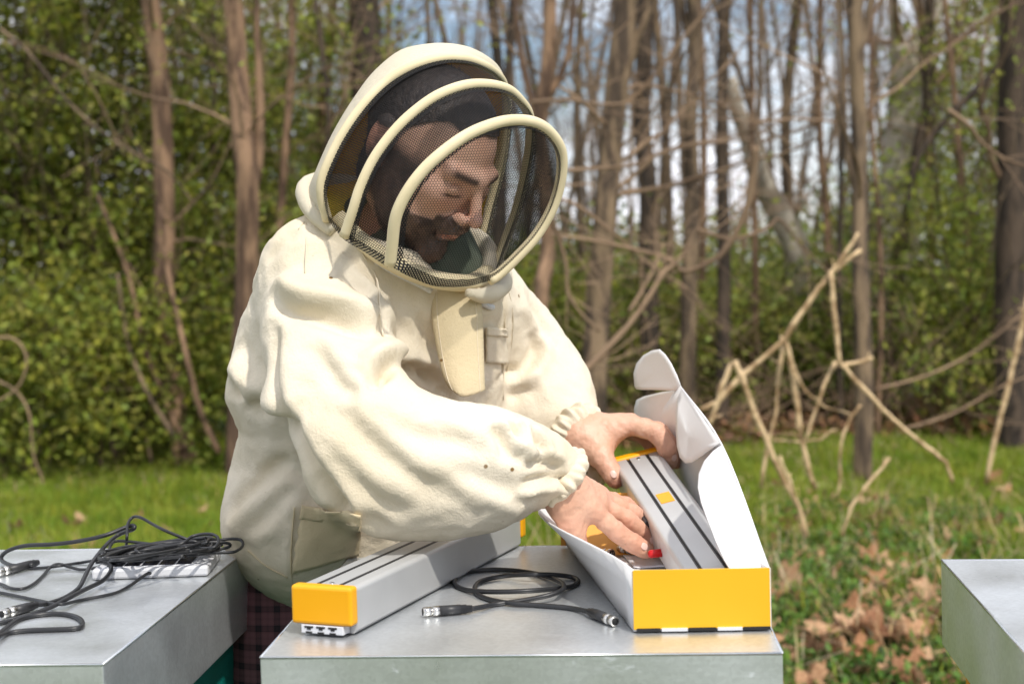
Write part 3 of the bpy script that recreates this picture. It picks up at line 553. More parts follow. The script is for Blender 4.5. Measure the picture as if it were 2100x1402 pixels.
def on_side(px, py):     # point of the bar's left face seen at a photo position, in the bar's own coordinates
    inv = m2.inverted(); o_, d_ = inv @ CO, inv.to_3x3() @ ray(px, py); t_ = (-.031 - o_.x) / d_.x; return o_ + d_ * t_
q1, q2, q3 = on_side(1322, 1040), on_side(1324, 1084), on_side(1356, 1131)
zc = min(max((q1.z + q2.z) / 2, .012), BH - .012); y1, y2 = sorted((q1.y, q2.y))
bm = bmesh.new(); add_box(bm, m2, (-.0352, (y1 + y2) / 2 - .019, zc - .004), (-.0309, (y1 + y2) / 2 + .019, zc + .004), .001); ck = bm_obj('rocker_switch', bm, M['rubber'], bar2)
bm = bmesh.new(); add_box(bm, m2, (-.0360, (y1 + y2) / 2 - .010, zc - .002), (-.0351, (y1 + y2) / 2 + .004, zc + .002), .0003, 1); bm_obj('switch_slot', bm, M['dark_in'], ck)
z3_ = min(max(q3.z, .006), BH - .008); dd = (m2.to_3x3() @ Vector((-.25, -.9, .1))).normalized(); p = m2 @ Vector((-.0370, q3.y + .006, z3_)); dd = (Vector((-1, -.15, -.05))).normalized(); p = m2 @ Vector((-.0385, q3.y, z3_)) - dd * .004
T = Tubes(); T.add([p + dd * x for x in (-.004, -.0035, .009, .0115)], [.0042, .0048, .0046, .0030], 18); rcap = T.obj('red_cap', M['red'], bar2)
T = Tubes(); T.add([p + dd * x for x in (-.0105, -.0041)], [.0045, .0045], 14); T.obj('threaded_end', mat('brass_pale', (.72, .62, .35), (.6, .5, .3), rough=.35, metal=.6), rcap)

# ------------------------------------------------------------------ mailing box
def sheet(name, rows, m, parent, th=.0016, sub=0, off=0):
    """rows: grid of world points -> thin solid card"""
    r_ = len(rows); c_ = len(rows[0]); V = [tuple(p) for row in rows for p in row]
    Fq = [(i * c_ + j, i * c_ + j + 1, (i + 1) * c_ + j + 1, (i + 1) * c_ + j) for i in range(r_ - 1) for j in range(c_ - 1)]
    o = mesh_np(name, V, np.array(Fq), m, parent)
    s = o.modifiers.new('t', 'SOLIDIFY'); s.thickness = th; s.offset = off
    o.data.polygons.foreach_set('use_smooth', [sub > 0] * len(o.data.polygons))
    return o
def poly_sheet(name, pts, m, parent, th=.0015, bulge=None):
    """thin solid polygon through world points, fan-filled around its centre in rings so that it can bend"""
    c = sum((Vector(p) for p in pts), Vector()) / len(pts); V = []; rings = 5
    for k in range(1, rings + 1):
        t = k / rings
        for p in pts:
            q = c.lerp(Vector(p), t)
            if bulge is not None: q = q + bulge * (1 - t * t)
            V.append(q)
    V.append(c + (bulge if bulge is not None else Vector())); n = len(pts); Fq = []
    for k in range(rings - 1):
        for j in range(n): Fq.append((k * n + j, k * n + (j + 1) % n, (k + 1) * n + (j + 1) % n, (k + 1) * n + j))
    T3 = [(len(V) - 1, (j + 1) % n, j) for j in range(n)]
    o = mesh_np(name, [tuple(v) for v in V], [np.array(Fq), np.array(T3)], m, parent, smooth=True)
    s = o.modifiers.new('t', 'SOLIDIFY'); s.thickness = th; s.offset = 0
    return o
zb = ZR + .0025; bh = .058
FL = Q(1300, 1292, zb); FR = Q(1580, 1287, zb); FR.z = zb
bd = (Q(1168, 1124, zb) - FL); bd.z = 0; bL = .43; bd.normalize(); BL = FL + bd * bL; BR = FR + bd * bL
up = Vector((0, 0, bh))
box = empty('mailing_box', FL); tag(box, 'open white cardboard mailing box with yellow front end on the middle roof', 'box')
ins = (FR - FL).normalized() * .004 + bd * .004
sheet('bottom', [[FL, FR], [BL, BR]], M['wcard'], box, .002)
fw = sheet('front_end', [[FL.lerp(FR, t) + up * k for t in np.linspace(0, 1, 7)] for k in (0.02, .5, 1.0)], M['ycard'], box, .003)
# white tabs with black gaps at the foot of the front end
fx = (FR - FL).normalized(); nf = -bd
mf = frame_of(FL - bd * .0025, fx, bd, Vector((0, 0, 1))); wf = (FR - FL).length
for a_, b_, mm_ in ((.02, .19, 'dark_in'), (.20, .39, 'wplast'), (.40, .60, 'dark_in'), (.61, .79, 'wplast'), (.80, .995, 'dark_in')):
    bm = bmesh.new(); add_box(bm, mf, (a_ * wf, -.0006, -.0008), (b_ * wf, .003, .0022)); bm_obj('bottom_tab', bm, M[mm_], fw)
# left wall bowed outwards by the hand
rows = [[], [], [], []]
for t in np.linspace(0, 1, 17):
    base = FL + bd * bL * t + Vector((0, 0, .0005))
    bow = -fx * (.052 * math.sin(math.pi * min(t * .80, 1)) ** 1.5)
    top_ = base + up * (1 + .12 * math.sin(math.pi * t)) + bow
    rows[0].append(base); rows[1].append(base.lerp(top_, .33) - bow * .10); rows[2].append(base.lerp(top_, .66) - bow * .10); rows[3].append(top_)
sheet('side_wall', rows, M['wcard'], box, .0022, 1)
sheet('side_wall', [[FR + bd * bL * t + up * k for t in (0, .5, 1)] for k in (0, 1)], M['wcard'], box, .0022)
sheet('back_end', [[BL.lerp(BR, t) + up * k * 1.12 for t in (-.06, .5, 1)] for k in (0, 1)], M['ocard'], box, .0025)
# folded flap of orange card lying against the back end
sheet('inner_flap', [[BL.lerp(BR, t) - bd * (.01 + .075 * (1 - k)) + Vector((0, 0, .004 + .05 * k)) for t in (.12, .95)] for k in (0, 1)], M['ocard'], box, .0015)
# raised lid: long panel along the right side, with two white flaps on its free edge and one rounded tuck flap at the far end
lid_b = [(1580, 1169, 1.378), (1480, 910, 1.60), (1396, 792, 1.84)]
hin = [(1500, 1172, 1.395), (1378, 985, 1.90), (1303, 868, 1.97)]
free = catmull([P(*q) for q in lid_b], 6); hinge = catmull([P(*q) for q in hin], 6)
inner = []
for k in np.linspace(0, 1, 5):
    inner.append([a.lerp(b, k) + Vector((.004, -.002, 0)) * math.sin(math.pi * k) for a, b in zip(hinge, free)])
# rounded far corner of the panel
for i, row in enumerate(inner):
    pass
lid = sheet('lid', inner, M['wcard'], box, .0018, 1)
far = [P(x, y, 1.968 - .125 * min(max((x - 1303) / 93, 0), 1)) for x, y in ((1303, 868), (1301, 838), (1306, 820), (1322, 812), (1360, 803), (1386, 800), (1397, 794), (1400, 830), (1380, 880), (1330, 905))]
poly_sheet('lid_panel', far, M['wcard'], lid, .0015)
tuck = [P(x, y, 1.95 - .11 * min(max((x - 1303) / 93, 0), 1)) for x, y in
        ((1302, 792), (1300, 765), (1306, 745), (1320, 728), (1338, 718), (1352, 716), (1364, 727), (1376, 745), (1388, 770), (1397, 794), (1384, 801), (1340, 799), (1316, 799), (1306, 798))]
poly_sheet('tuck_flap', tuck, M['wcard'], lid, .0015, Vector((.002, .002, 0)))
f1 = [P(x, y, Y) for x, y, Y in ((1578, 1168, 1.362), (1480, 912, 1.592), (1462, 925, 1.565), (1444, 946, 1.54), (1433, 972, 1.515), (1431, 1000, 1.49), (1438, 1030, 1.455), (1452, 1068, 1.41), (1468, 1108, 1.375), (1486, 1148, 1.357), (1498, 1168, 1.352), (1510, 1176, 1.350), (1524, 1178, 1.350), (1548, 1174, 1.354))]
poly_sheet('dust_flap', f1, M['wcard'], lid, .0015, Vector((0, -.001, .001)))
f2 = [P(x, y, Y) for x, y, Y in ((1477, 908, 1.594), (1398, 797, 1.825), (1389, 820, 1.81), (1386, 850, 1.79), (1387, 885, 1.77), (1389, 915, 1.745), (1395, 938, 1.72), (1406, 949, 1.70), (1419, 948, 1.68), (1436, 936, 1.65), (1458, 920, 1.62))]
poly_sheet('dust_flap', f2, M['wcard'], lid, .0015, Vector((0, -.001, .001)))

# small things in the box
def connector(name, p, d, label, r=.0058, L=.022, parent=None, cat=None, group=None):
    d = Vector(d).normalized(); T = Tubes()
    prof = [(0, r * .72), (.16, r * .72), (.161, r), (.52, r), (.521, r * .8), (.60, r * .8), (.601, r * 1.02), (.98, r * 1.02), (1, r * .9)]
    T.add([p + d * L * a for a, _ in prof], [1], 18); T.V[-2 if T.caps else -1]
    # lathe radii applied ring by ring
    V = T.V[0].reshape(len(prof), 18, 3); c = np.array([tuple(p + d * L * a) for a, _ in prof])
    V[:] = c[:, None] + (V - c[:, None]) * np.array([q[1] for q in prof])[:, None, None]
    o = T.obj(name, M['nickel'], parent)
    if label: tag(o, label, cat, group)
    T2 = Tubes(); T2.add([p + d * (L + .0002), p + d * (L + .0006)], r * .72, 14); T2.obj('socket_face', M['dark_in'], o)
    T3 = Tubes()
    e1 = d.orthogonal().normalized(); e2 = d.cross(e1)
    for k in range(4):
        q = p + (e1 * math.cos(k * 1.571) + e2 * math.sin(k * 1.571)) * r * .36; T3.add([q + d * (L + .0003), q + d * (L + .0012)], r * .11, 6)
    T3.obj('contact_pin', M['nickel'], o)
    return o
zf = zb + .002
connector('connector', Q(1232, 1134, zf + .007), (.7, -.9, .12), 'silver threaded connector lying beside the thumb inside the white box', .0058, .02, cat='connector', group='loose connectors in the box')
connector('connector', Q(1268, 1124, zf + .008), (.9, -.55, .05), 'silver round connector lying under the fingertips inside the white box', .0062, .018, cat='connector', group='loose connectors in the box')
# black pouch and printed leaflet under the hand
rng = random.Random(4)
def crumple(name, quad, n, amp, m, label, cat, th=.0008, seed=0):
    rows = []
    for i in range(n):
        row = []
        for j in range(n):
            a, b = i / (n - 1), j / (n - 1); q = quad[0].lerp(quad[1], a).lerp(quad[3].lerp(quad[2], a), b)
            q = q + Vector((0, 0, amp * (.6 + noise.noise(Vector((a * 4 + seed, b * 9, seed))) + .4 * noise.noise(Vector((a * 9 + seed, b * 22, seed))))))
            row.append(q)
        rows.append(row)
    o = sheet(name, rows, m, None, th, 1); tag(o, label, cat); return o
poly = mat('clear_black_film', (.03, .028, .03), (.30, .26, .28), rough=.25, scale=90, stretch=(1, 5, 1), lo=.5, hi=.75)
crumple('foil_pouch', [Q(1195, 1125, zf), Q(1345, 1125, zf), Q(1335, 1098, zf), Q(1200, 1100, zf)], 22, .007, poly, 'crumpled dark plastic pouch lying under the hand in the white box', 'pouch', seed=3)
lq = [Q(1300, 1165, zf), Q(1440, 1165, zf), Q(1390, 1120, zf), Q(1262, 1122, zf)]
crumple('leaflet', lq, 12, .0025, mat('leaflet_paper', (.78, .78, .82), (.74, .74, .78), rough=.5), 'plain white leaflet lying flat in the front of the white box', 'paper', seed=8)

# ------------------------------------------------------------------ cables
def c6(pts, z=ZR + .0028): return [Q(560 + x / 2.838, 1040 + y / 2.838, z + (h[0] if h else 0)) for x, y, *h in pts]
def c5(pts, z=ZR + .0026): return [Q(x / 3.67, 1020 + y / 3.67, z + (h[0] if h else 0)) for x, y, *h in pts]
def plug_end(p, d, parent, boot=.034, r=.0054, metal=.017):
    d = Vector(d).normalized(); T = Tubes()
    T.add([p, p + d * .006, p + d * .0061, p + d * .012, p + d * .0121, p + d * boot], [.0036, .0042, .0048, .0048, .0052, .0054], 14)
    b_ = T.obj('connector_boot', M['rubber'], parent)
    T2 = Tubes()
    prof = [(0, r), (.40, r), (.41, r * .78), (.47, r * .78), (.48, r * .92), (.98, r * .92), (1, r * .8)]
    T2.add([p + d * (boot + metal * a_) for a_, _ in prof], [1], 18)
    c = np.array([tuple(p + d * (boot + metal * a_)) for a_, _ in prof]); V = T2.V[0].reshape(len(prof), 18, 3)
    V[:] = c[:, None] + (V - c[:, None]) * np.array([q[1] for q in prof])[:, None, None]
    n_ = T2.obj('threaded_collar', M['nickel'], b_)
    T3 = Tubes(); T3.add([p + d * (boot + metal + .0001), p + d * (boot + metal + .0005)], r * .68, 14); T3.obj('plug_face', M['dark_in'], b_)
    T4 = Tubes()
    for k in range(5): T4.add([p + d * (boot + metal * (.52 + .09 * k)), p + d * (boot + metal * (.52 + .09 * k) + .0005)], r * .99, 16)
    T4.obj('thread_ring', M['nickel'], n_) if False else None
def _q(x, y, z): return Q(560 + x / 2.838, 1040 + y / 2.838, ZR + z)
path = c6([(1150, 590, .002), (1220, 578, .001), (1300, 562), (1450, 542, .002), (1600, 512, .006), (1680, 482, .008), (1690, 450, .006), (1640, 418, .002), (1530, 385, 0), (1400, 366), (1250, 362), (1120, 378), (1062, 410), (1060, 448), (1120, 478), (1250, 490, .004), (1450, 487, .006), (1620, 475, .004), (1740, 458), (1776, 430), (1740, 405), (1640, 392, .004), (1500, 390, .006), (1350, 398, .002), (1220, 425), (1176, 462), (1190, 503), (1260, 535), (1380, 556, .001), (1500, 566), (1650, 577), (1750, 588), (1845, 607, .002)])
path = catmull(path, 8)
T = Tubes(); T.add(path, .0027, 10); cb = T.obj('cable', M['cable']); tag(cb, 'short black cable looped twice on the middle roof with a silver plug at each end', 'cable')
def _plug(a, b, parent):
    pa = _q(*a); pb = _q(*b); plug_end(pa, pb - pa, parent)
_plug((1158, 588, .0052), (960, 602, .0056), cb); _plug((1838, 605, .0052), (1975, 658, .0056), cb)

# solar panel on the left hive
s = Q(188, 1190, ZR + .0004); e = Q(427, 1181, ZR + .0004); ax = (e - s); sw = ax.length; ax.normalize(); ay = Vector((-ax.y, ax.x, 0))
ms = frame_of(s, ax, ay, Vector((0, 0, 1))); sdp = .105
sp = empty('solar_panel', s); tag(sp, 'small white framed solar panel lying under wires on the left roof', 'solar panel')
bm = bmesh.new(); add_box(bm, ms, (0, 0, .0), (sw, sdp, .0125), .003, 2); box_o = bm_obj('frame', bm, M['wplast'], sp)
bm = bmesh.new(); add_box(bm, ms, (.012, .010, .0123), (sw - .016, sdp - .008, .0131)); bm_obj('backing', bm, M['wplast'], sp)
nx, ny = 5, 3
cwd = (sw - .034) / nx; chd = (sdp - .022) / ny
for i in range(nx):
    for j in range(ny):
        bm = bmesh.new(); x0 = .015 + i * cwd; y0 = .012 + j * chd
        add_box(bm, ms, (x0, y0, .0130), (x0 + cwd - .0022, y0 + chd - .0010, .01345)); bm_obj('cell', bm, M['cell'], sp)
# tangle
def left_cable(name, paths, r, label, ends=()):
    T = Tubes()
    for p in paths: T.add(catmull(p, 7), r, 8)
    o = T.obj(name, M['cable']); tag(o, label, 'cable'); return o
H0 = .012
C1 = c5([(250, 505, .004), (120, 512, .003), (60, 500, .003), (12, 470, .004), (20, 430, .01), (80, 390, .018), (200, 360, .024), (400, 350, .028), (600, 325, .032), (800, 280, .038), (960, 217, .045), (1008, 212, .046), (1000, 238, .042), (900, 275, .034), (820, 335, .028), (740, 425, .022), (680, 510, .016), (640, 590, .01), (590, 680, .004), (500, 745), (400, 785), (330, 800, .001), (275, 806, .002)])
C8 = c5([(720, 482, .014), (790, 480, .014), (832, 515, .012), (828, 560, .008), (770, 625, .004), (640, 690, .005), (500, 762, .006), (400, 815, .003), (250, 875), (100, 920), (0, 942), (-150, 960), (-320, 965)])
C7 = c5([(-200, 1120), (-60, 1060), (40, 985), (130, 922), (250, 888), (400, 873), (520, 882), (600, 912), (620, 950), (580, 982), (400, 992), (200, 1000), (60, 1018), (-60, 1045, .004), (-300, 1010)])
tc1 = left_cable('cable', [C1, C8, C7], .0026, 'thick black cable with two plugs looping across the left side of the left roof')
def _p5(x, y, h): return Q(x / 3.67, 1020 + y / 3.67, ZR + h)
pa = _p5(276, 806, .0052); pb = _p5(30, 872, .0056); plug_end(pa, pb - pa, tc1, .030)
pa = _p5(285, 487, .006); pb = _p5(0, 560, .006); plug_end(pa, pb - pa, tc1, .047, .0056)
rg = random.Random(11); coil = []
for k in range(15):
    cx, cy = 1240 + rg.uniform(-70, 90), 388 + rg.uniform(-18, 18); rx, ry = rg.uniform(300, 430), rg.uniform(14, 48); tl = rg.uniform(-.20, -.02)
    ph = rg.uniform(0, 6.28); hh = .016 + k * .0013; pts = []
    for q in range(13):
        t = ph + q / 12 * 6.28 * .93; x = rx * math.cos(t) * (1 + .08 * math.sin(3 * t + k)); y = ry * math.sin(t)
        pts.append((cx + x * math.cos(tl) - y * math.sin(tl), cy + x * math.sin(tl) + y * math.cos(tl) + 6 * math.sin(2 * t + k), hh + .006 * math.sin(t * 1.5 + k)))
    coil.append(c5(pts))
C2 = c5([(1130, 568, .006), (1105, 573, .007), (1050, 610, .004), (980, 660), (880, 712), (760, 742), (600, 772), (450, 802, .004), (300, 776), (150, 745), (0, 715), (-200, 690)])
C3 = c5([(950, 372, .02), (955, 300, .035), (962, 200, .048), (1000, 147, .055), (1060, 150, .056), (1150, 200, .05), (1250, 250, .045), (1400, 310, .036), (1500, 335, .03), (1590, 372, .022), (1500, 372, .02)])
C4 = c5([(1400, 440, .02), (1560, 420, .02), (1700, 412, .02), (1770, 405, .02), (1825, 365, .022), (1820, 325, .026), (1770, 310, .028), (1650, 320, .028), (1500, 362, .026), (1300, 400, .024)])
C4b = c5([(1100, 385, .03), (1350, 350, .036), (1450, 290, .042), (1570, 272, .044), (1635, 295, .042), (1640, 345, .036), (1580, 380, .032), (1400, 370, .030), (1150, 350, .03), (900, 325, .03), (835, 355, .028), (835, 410, .024), (950, 425, .022)])
C5 = c5([(-120, 620), (0, 648), (80, 680), (170, 685), (250, 650), (320, 590), (380, 522, .002), (440, 500, .004), (520, 520, .002), (600, 540), (700, 532, .003), (800, 500, .01), (900, 470, .018)])
C6 = c5([(190, 530), (330, 527), (450, 512, .004), (600, 490), (720, 470, .006), (850, 450, .016)])
left_cable('cable', coil + [C2, C3, C4, C4b, C5, C6], .0019, 'thin black wire bundled in a loose tangle on top of the solar panel')
# ------------------------------------------------------------------ signed distance modelling
import openvdb
class Field:
    def __init__(s, lo, hi, res):
        s.lo = np.array(lo, float); s.res = res; s.n = np.ceil((np.array(hi) - s.lo) / res).astype(int) + 1
        s.d = np.full(s.n, 1.0, np.float32)
        s.ax = [s.lo[i] + np.arange(s.n[i]) * res for i in range(3)]
    def _box(s, lo, hi):
        a = np.clip(((lo - s.lo) / s.res).astype(int), 0, s.n); b = np.clip(((hi - s.lo) / s.res).astype(int) + 2, 0, s.n)
        sl = tuple(slice(a[i], b[i]) for i in range(3)); X = np.meshgrid(*[s.ax[i][sl[i]] for i in range(3)], indexing='ij'); return sl, X
    def comb(s, sl, d, k, sub=False):
        o = s.d[sl]; d = d.astype(np.float32)
        if sub: d = -d; h = np.clip(.5 - .5 * (d * -1 + o) / k, 0, 1) if False else None
        if sub:   # o minus shape: max(o, -shape)
            h = np.maximum(k - np.abs(o - d), 0) / k; s.d[sl] = np.maximum(o, d) + h * h * k * .25
        else:
            h = np.maximum(k - np.abs(o - d), 0) / k; s.d[sl] = np.minimum(o, d) - h * h * k * .25
    def cone(s, a, b, ra, rb, k=.01, sub=False, flat=None, pad=None):
        a = np.array(a, float); b = np.array(b, float); m = max(ra, rb) + k + (pad or .012)
        sl, X = s._box(np.minimum(a, b) - m, np.maximum(a, b) + m)
        if X[0].size == 0: return
        ba = b - a; q = [X[i] - a[i] for i in range(3)]; h = np.clip(sum(q[i] * ba[i] for i in range(3)) / (ba @ ba + 1e-12), 0, 1)
        e = [q[i] - h * ba[i] for i in range(3)]; r2 = e[0] ** 2 + e[1] ** 2 + e[2] ** 2
        if flat is not None:   # (axis, factor): squash along axis
            ax, f = np.array(flat[0], float), flat[1]; ax /= np.linalg.norm(ax); t = sum(e[i] * ax[i] for i in range(3)); r2 = r2 + t * t * (1 / f ** 2 - 1)
        s.comb(sl, np.sqrt(r2) - (ra + (rb - ra) * h), k, sub)
    def chain(s, pts, k=.01, flat=None):
        for (a, ra), (b, rb) in zip(pts[:-1], pts[1:]): s.cone(a, b, ra, rb, k, flat=flat)
    def ell(s, c, r, k=.01, Rm=None, sub=False):
        c = np.array(c, float); r = np.array(r, float); m = r.max() + k + .012; sl, X = s._box(c - m, c + m)
        if X[0].size == 0: return
        q = np.stack([X[i] - c[i] for i in range(3)], -1)
        if Rm is not None: q = q @ np.array(Rm)       # Rm columns = local axes in world
        k0 = np.sqrt(((q / r) ** 2).sum(-1)); k1 = np.sqrt(((q / r ** 2) ** 2).sum(-1)) + 1e-9
        s.comb(sl, np.where(k0 < 1e-4, -r.min(), k0 * (k0 - 1) / k1), k, sub)
    def mesh(s, blur=0):
        d = s.d
        for _ in range(blur):
            for ax in range(3): d = (np.roll(d, 1, ax) + 2 * d + np.roll(d, -1, ax)) / 4
        d = np.clip(d / s.res, -3, 3).astype(np.float32); g_ = openvdb.FloatGrid(3.0); g_.copyFromArray(np.ascontiguousarray(d)); p, q = g_.convertToQuads(0.0)
        V = s.lo + p.astype(float) * s.res; q = q.astype(int)
        a, b, c = V[q[:, 0]], V[q[:, 1]], V[q[:, 2]]; e = V[q[:, 3]]
        vol = (np.einsum('ij,ij->i', a, np.cross(b, c)) + np.einsum('ij,ij->i', a, np.cross(c, e))).sum()
        if vol < 0: q = q[:, ::-1]
        return V, q
def normals(V, q):
    n = np.cross(V[q[:, 2]] - V[q[:, 0]], V[q[:, 3]] - V[q[:, 1]]); N = np.zeros_like(V)
    for i in range(4): np.add.at(N, q[:, i], n)
    return N / (np.linalg.norm(N, axis=1)[:, None] + 1e-12)
def relax(V, q, it=2, lam=.5):
    for _ in range(it):
        S = np.zeros_like(V); C = np.zeros(len(V))
        for i in range(4):
            for j in ((i + 1) % 4, (i + 3) % 4): np.add.at(S, q[:, i], V[q[:, j]]); np.add.at(C, q[:, i], 1)
        V = V + lam * (S / np.maximum(C, 1)[:, None] - V)
    return V
def bvh(V, q): return BVHTree.FromPolygons([tuple(v) for v in V], [tuple(int(i) for i in f) for f in q])
def hit(tree_, px, py):
    r_ = tree_.ray_cast(CO, ray(px, py)); return (r_[0], r_[1]) if r_[0] is not None else (None, None)
def pnoise(V, scale, seed=0, octaves=2):
    out_ = np.empty(len(V)); sc = np.array(scale if hasattr(scale, '__len__') else (scale,) * 3)
    W = V * sc + seed
    for i, v in enumerate(W): out_[i] = noise.fractal(Vector(v), 1.0, 2.0, octaves)
    return out_
def polydist(V, pts):
    best = np.full(len(V), 9.); tt = np.zeros(len(V)); n = len(pts) - 1
    for i in range(n):
        a = np.array(pts[i]); b = np.array(pts[i + 1]); ba = b - a; h = np.clip(((V - a) @ ba) / (ba @ ba + 1e-12), 0, 1); d = np.linalg.norm(V - a - h[:, None] * ba, axis=1)
        m = d < best; best[m] = d[m]; tt[m] = (i + h[m]) / n
    return best, tt
def fold(V, N, tr, px, w, amp, ends=(1, 1)):
    pts = []
    for x, y in px:
        h_, n_ = hit(tr, x, y)
        if h_ is not None and (not pts or (h_ - pts[-1]).length < .25): pts.append(h_)
    if len(pts) < 2: return V
    pts = catmull(pts, 4); d, t = polydist(V, [tuple(p) for p in pts]); m = d < w * 3
    env = np.ones(len(V))
    if ends[0]: env *= np.clip(t / .25, 0, 1) ** .7
    if ends[1]: env *= np.clip((1 - t) / .25, 0, 1) ** .7
    V[m] += N[m] * (amp * env[m] * np.exp(-(d[m] / w) ** 2))[:, None]; return V
def A3(v): return np.array(tuple(v), float)
def PP(x, y, Y, r): return (A3(P(x, y, Y)), r * Y / F)

# ------------------------------------------------------------------ materials for the person
M['skin'] = mat('skin', (.68, .385, .275), (.76, .475, .36), rough=.5, scale=25, attr=True, bump=.7, bscale=300, bdist=.0007)
sb = M['skin'].node_tree.nodes['Principled BSDF']; sb.inputs['Subsurface Weight'].default_value = .06; sb.inputs['Subsurface Radius'].default_value = (.012, .005, .003); sb.inputs['Subsurface Scale'].default_value = .6
def cotton(name, c1, c2, tr=0, bump=.35):
    m = mat(name, c1, c2, rough=.92, scale=5, spec=.12, bump=bump, bscale=1500, bdist=.0005, translucent=tr, bdetail=1, detail=6)
    n = m.node_tree.nodes; L = m.node_tree.links; b = n['Principled BSDF']; t = [x for x in n if x.type == 'TEX_COORD'][0]
    # specks of dirt and propolis
    v = n.new('ShaderNodeTexVoronoi'); v.inputs['Scale'].default_value = 26; v.inputs['Randomness'].default_value = 1; L.new(t.outputs['Object'], v.inputs['Vector'])
    lt = n.new('ShaderNodeMapRange'); lt.inputs[1].default_value = .045; lt.inputs[2].default_value = .075; lt.inputs[3].default_value = 1; lt.inputs[4].default_value = 0; L.new(v.outputs['Distance'], lt.inputs[0])
    z = n.new('ShaderNodeTexNoise'); z.inputs['Scale'].default_value = 9; L.new(t.outputs['Object'], z.inputs['Vector']); g_ = n.new('ShaderNodeMapRange'); g_.inputs[1].default_value = .49; g_.inputs[2].default_value = .56; L.new(z.outputs['Fac'], g_.inputs[0])
    mu = n.new('ShaderNodeMath'); mu.operation = 'MULTIPLY'; L.new(lt.outputs[0], mu.inputs[0]); L.new(g_.outputs[0], mu.inputs[1])
    x = n.new('ShaderNodeMix'); x.data_type = 'RGBA'; x.inputs[7].default_value = (.22, .13, .05, 1); L.new(mu.outputs[0], x.inputs[0])
    L.new(b.inputs['Base Color'].links[0].from_socket, x.inputs[6]); L.new(x.outputs[2], b.inputs['Base Color'])
    # medium soft creases added to the fine weave
    z2 = n.new('ShaderNodeTexNoise'); z2.inputs['Scale'].default_value = 30; z2.inputs['Detail'].default_value = 8; z2.inputs['Roughness'].default_value = .62; z2.inputs['Distortion'].default_value = .5
    L.new(t.outputs['Object'], z2.inputs['Vector']); b2 = n.new('ShaderNodeBump'); b2.inputs['Strength'].default_value = .5; b2.inputs['Distance'].default_value = .005
    L.new(z2.outputs['Fac'], b2.inputs['Height'])
    if b.inputs['Normal'].is_linked: L.new(b.inputs['Normal'].links[0].from_socket, b2.inputs['Normal'])
    z4 = n.new('ShaderNodeTexNoise'); z4.inputs['Scale'].default_value = 330; z4.inputs['Detail'].default_value = 3; z4.inputs['Roughness'].default_value = .7; L.new(t.outputs['Object'], z4.inputs['Vector'])
    b4 = n.new('ShaderNodeBump'); b4.inputs['Strength'].default_value = .7; b4.inputs['Distance'].default_value = .0011; L.new(z4.outputs['Fac'], b4.inputs['Height']); L.new(b2.outputs[0], b4.inputs['Normal'])
    L.new(b4.outputs[0], b.inputs['Normal']); return m
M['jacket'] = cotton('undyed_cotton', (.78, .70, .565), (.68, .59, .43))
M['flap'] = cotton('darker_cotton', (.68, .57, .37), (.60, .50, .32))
M['pipe'] = mat('cream_piping', (.78, .67, .44), (.70, .60, .38), rough=.85, scale=30, bump=.3, bscale=900, bdist=.0005)
M['hoodcloth'] = cotton('hood_cotton', (.80, .73, .57), (.76, .69, .54), tr=.22)
M['yellowcloth'] = mat('yellow_hood_lining', (.85, .60, .06), (.75, .50, .05), rough=.9, translucent=.5, scale=20)
M['zip'] = mat('white_zip_tape', (.72, .72, .70), (.60, .60, .60), rough=.5, scale=400)
M['shirt'] = mat('grey_green_shirt', (.12, .15, .11), (.18, .21, .16), rough=.9, scale=14, bump=.5, bscale=500, bdist=.001)
M['hair'] = mat('dark_hair', (.022, .014, .012), (.055, .036, .028), rough=.55, scale=200, stretch=(1, 1, .2), bump=.8, bscale=500, bdist=.002, bstretch=(1, .25, .25))
def plaid():
    m = bpy.data.materials.new('plaid_wool'); m.use_nodes = True; n = m.node_tree.nodes; L = m.node_tree.links; b = n['Principled BSDF']; b.inputs['Roughness'].default_value = .95
    t = n.new('ShaderNodeTexCoord'); s = n.new('ShaderNodeSeparateXYZ'); L.new(t.outputs['Object'], s.inputs[0])
    def band(sock, f, th):
        a = n.new('ShaderNodeMath'); a.operation = 'MULTIPLY'; a.inputs[1].default_value = f; L.new(sock, a.inputs[0]); c = n.new('ShaderNodeMath'); c.operation = 'SINE'; L.new(a.outputs[0], c.inputs[0])
        d = n.new('ShaderNodeMath'); d.operation = 'GREATER_THAN'; d.inputs[1].default_value = th; L.new(c.outputs[0], d.inputs[0]); return d.outputs[0]
    su = n.new('ShaderNodeMath'); su.operation = 'ADD'; L.new(band(s.outputs[0], 260, .55), su.inputs[0]); L.new(band(s.outputs[2], 260, .55), su.inputs[1])
    s2 = n.new('ShaderNodeMath'); s2.operation = 'ADD'; L.new(band(s.outputs[0], 780, .3), s2.inputs[0]); L.new(band(s.outputs[2], 780, .3), s2.inputs[1])
    s3 = n.new('ShaderNodeMath'); s3.operation = 'MULTIPLY_ADD'; s3.inputs[1].default_value = .25; L.new(s2.outputs[0], s3.inputs[0]); L.new(su.outputs[0], s3.inputs[2])
    d = n.new('ShaderNodeMapRange'); d.inputs[2].default_value = 2.2; L.new(s3.outputs[0], d.inputs[0])
    x = n.new('ShaderNodeMix'); x.data_type = 'RGBA'; x.inputs[6].default_value = (.20, .085, .095, 1); x.inputs[7].default_value = (.018, .014, .018, 1); L.new(d.outputs[0], x.inputs[0]); L.new(x.outputs[2], b.inputs['Base Color']); return m
M['plaid'] = plaid()
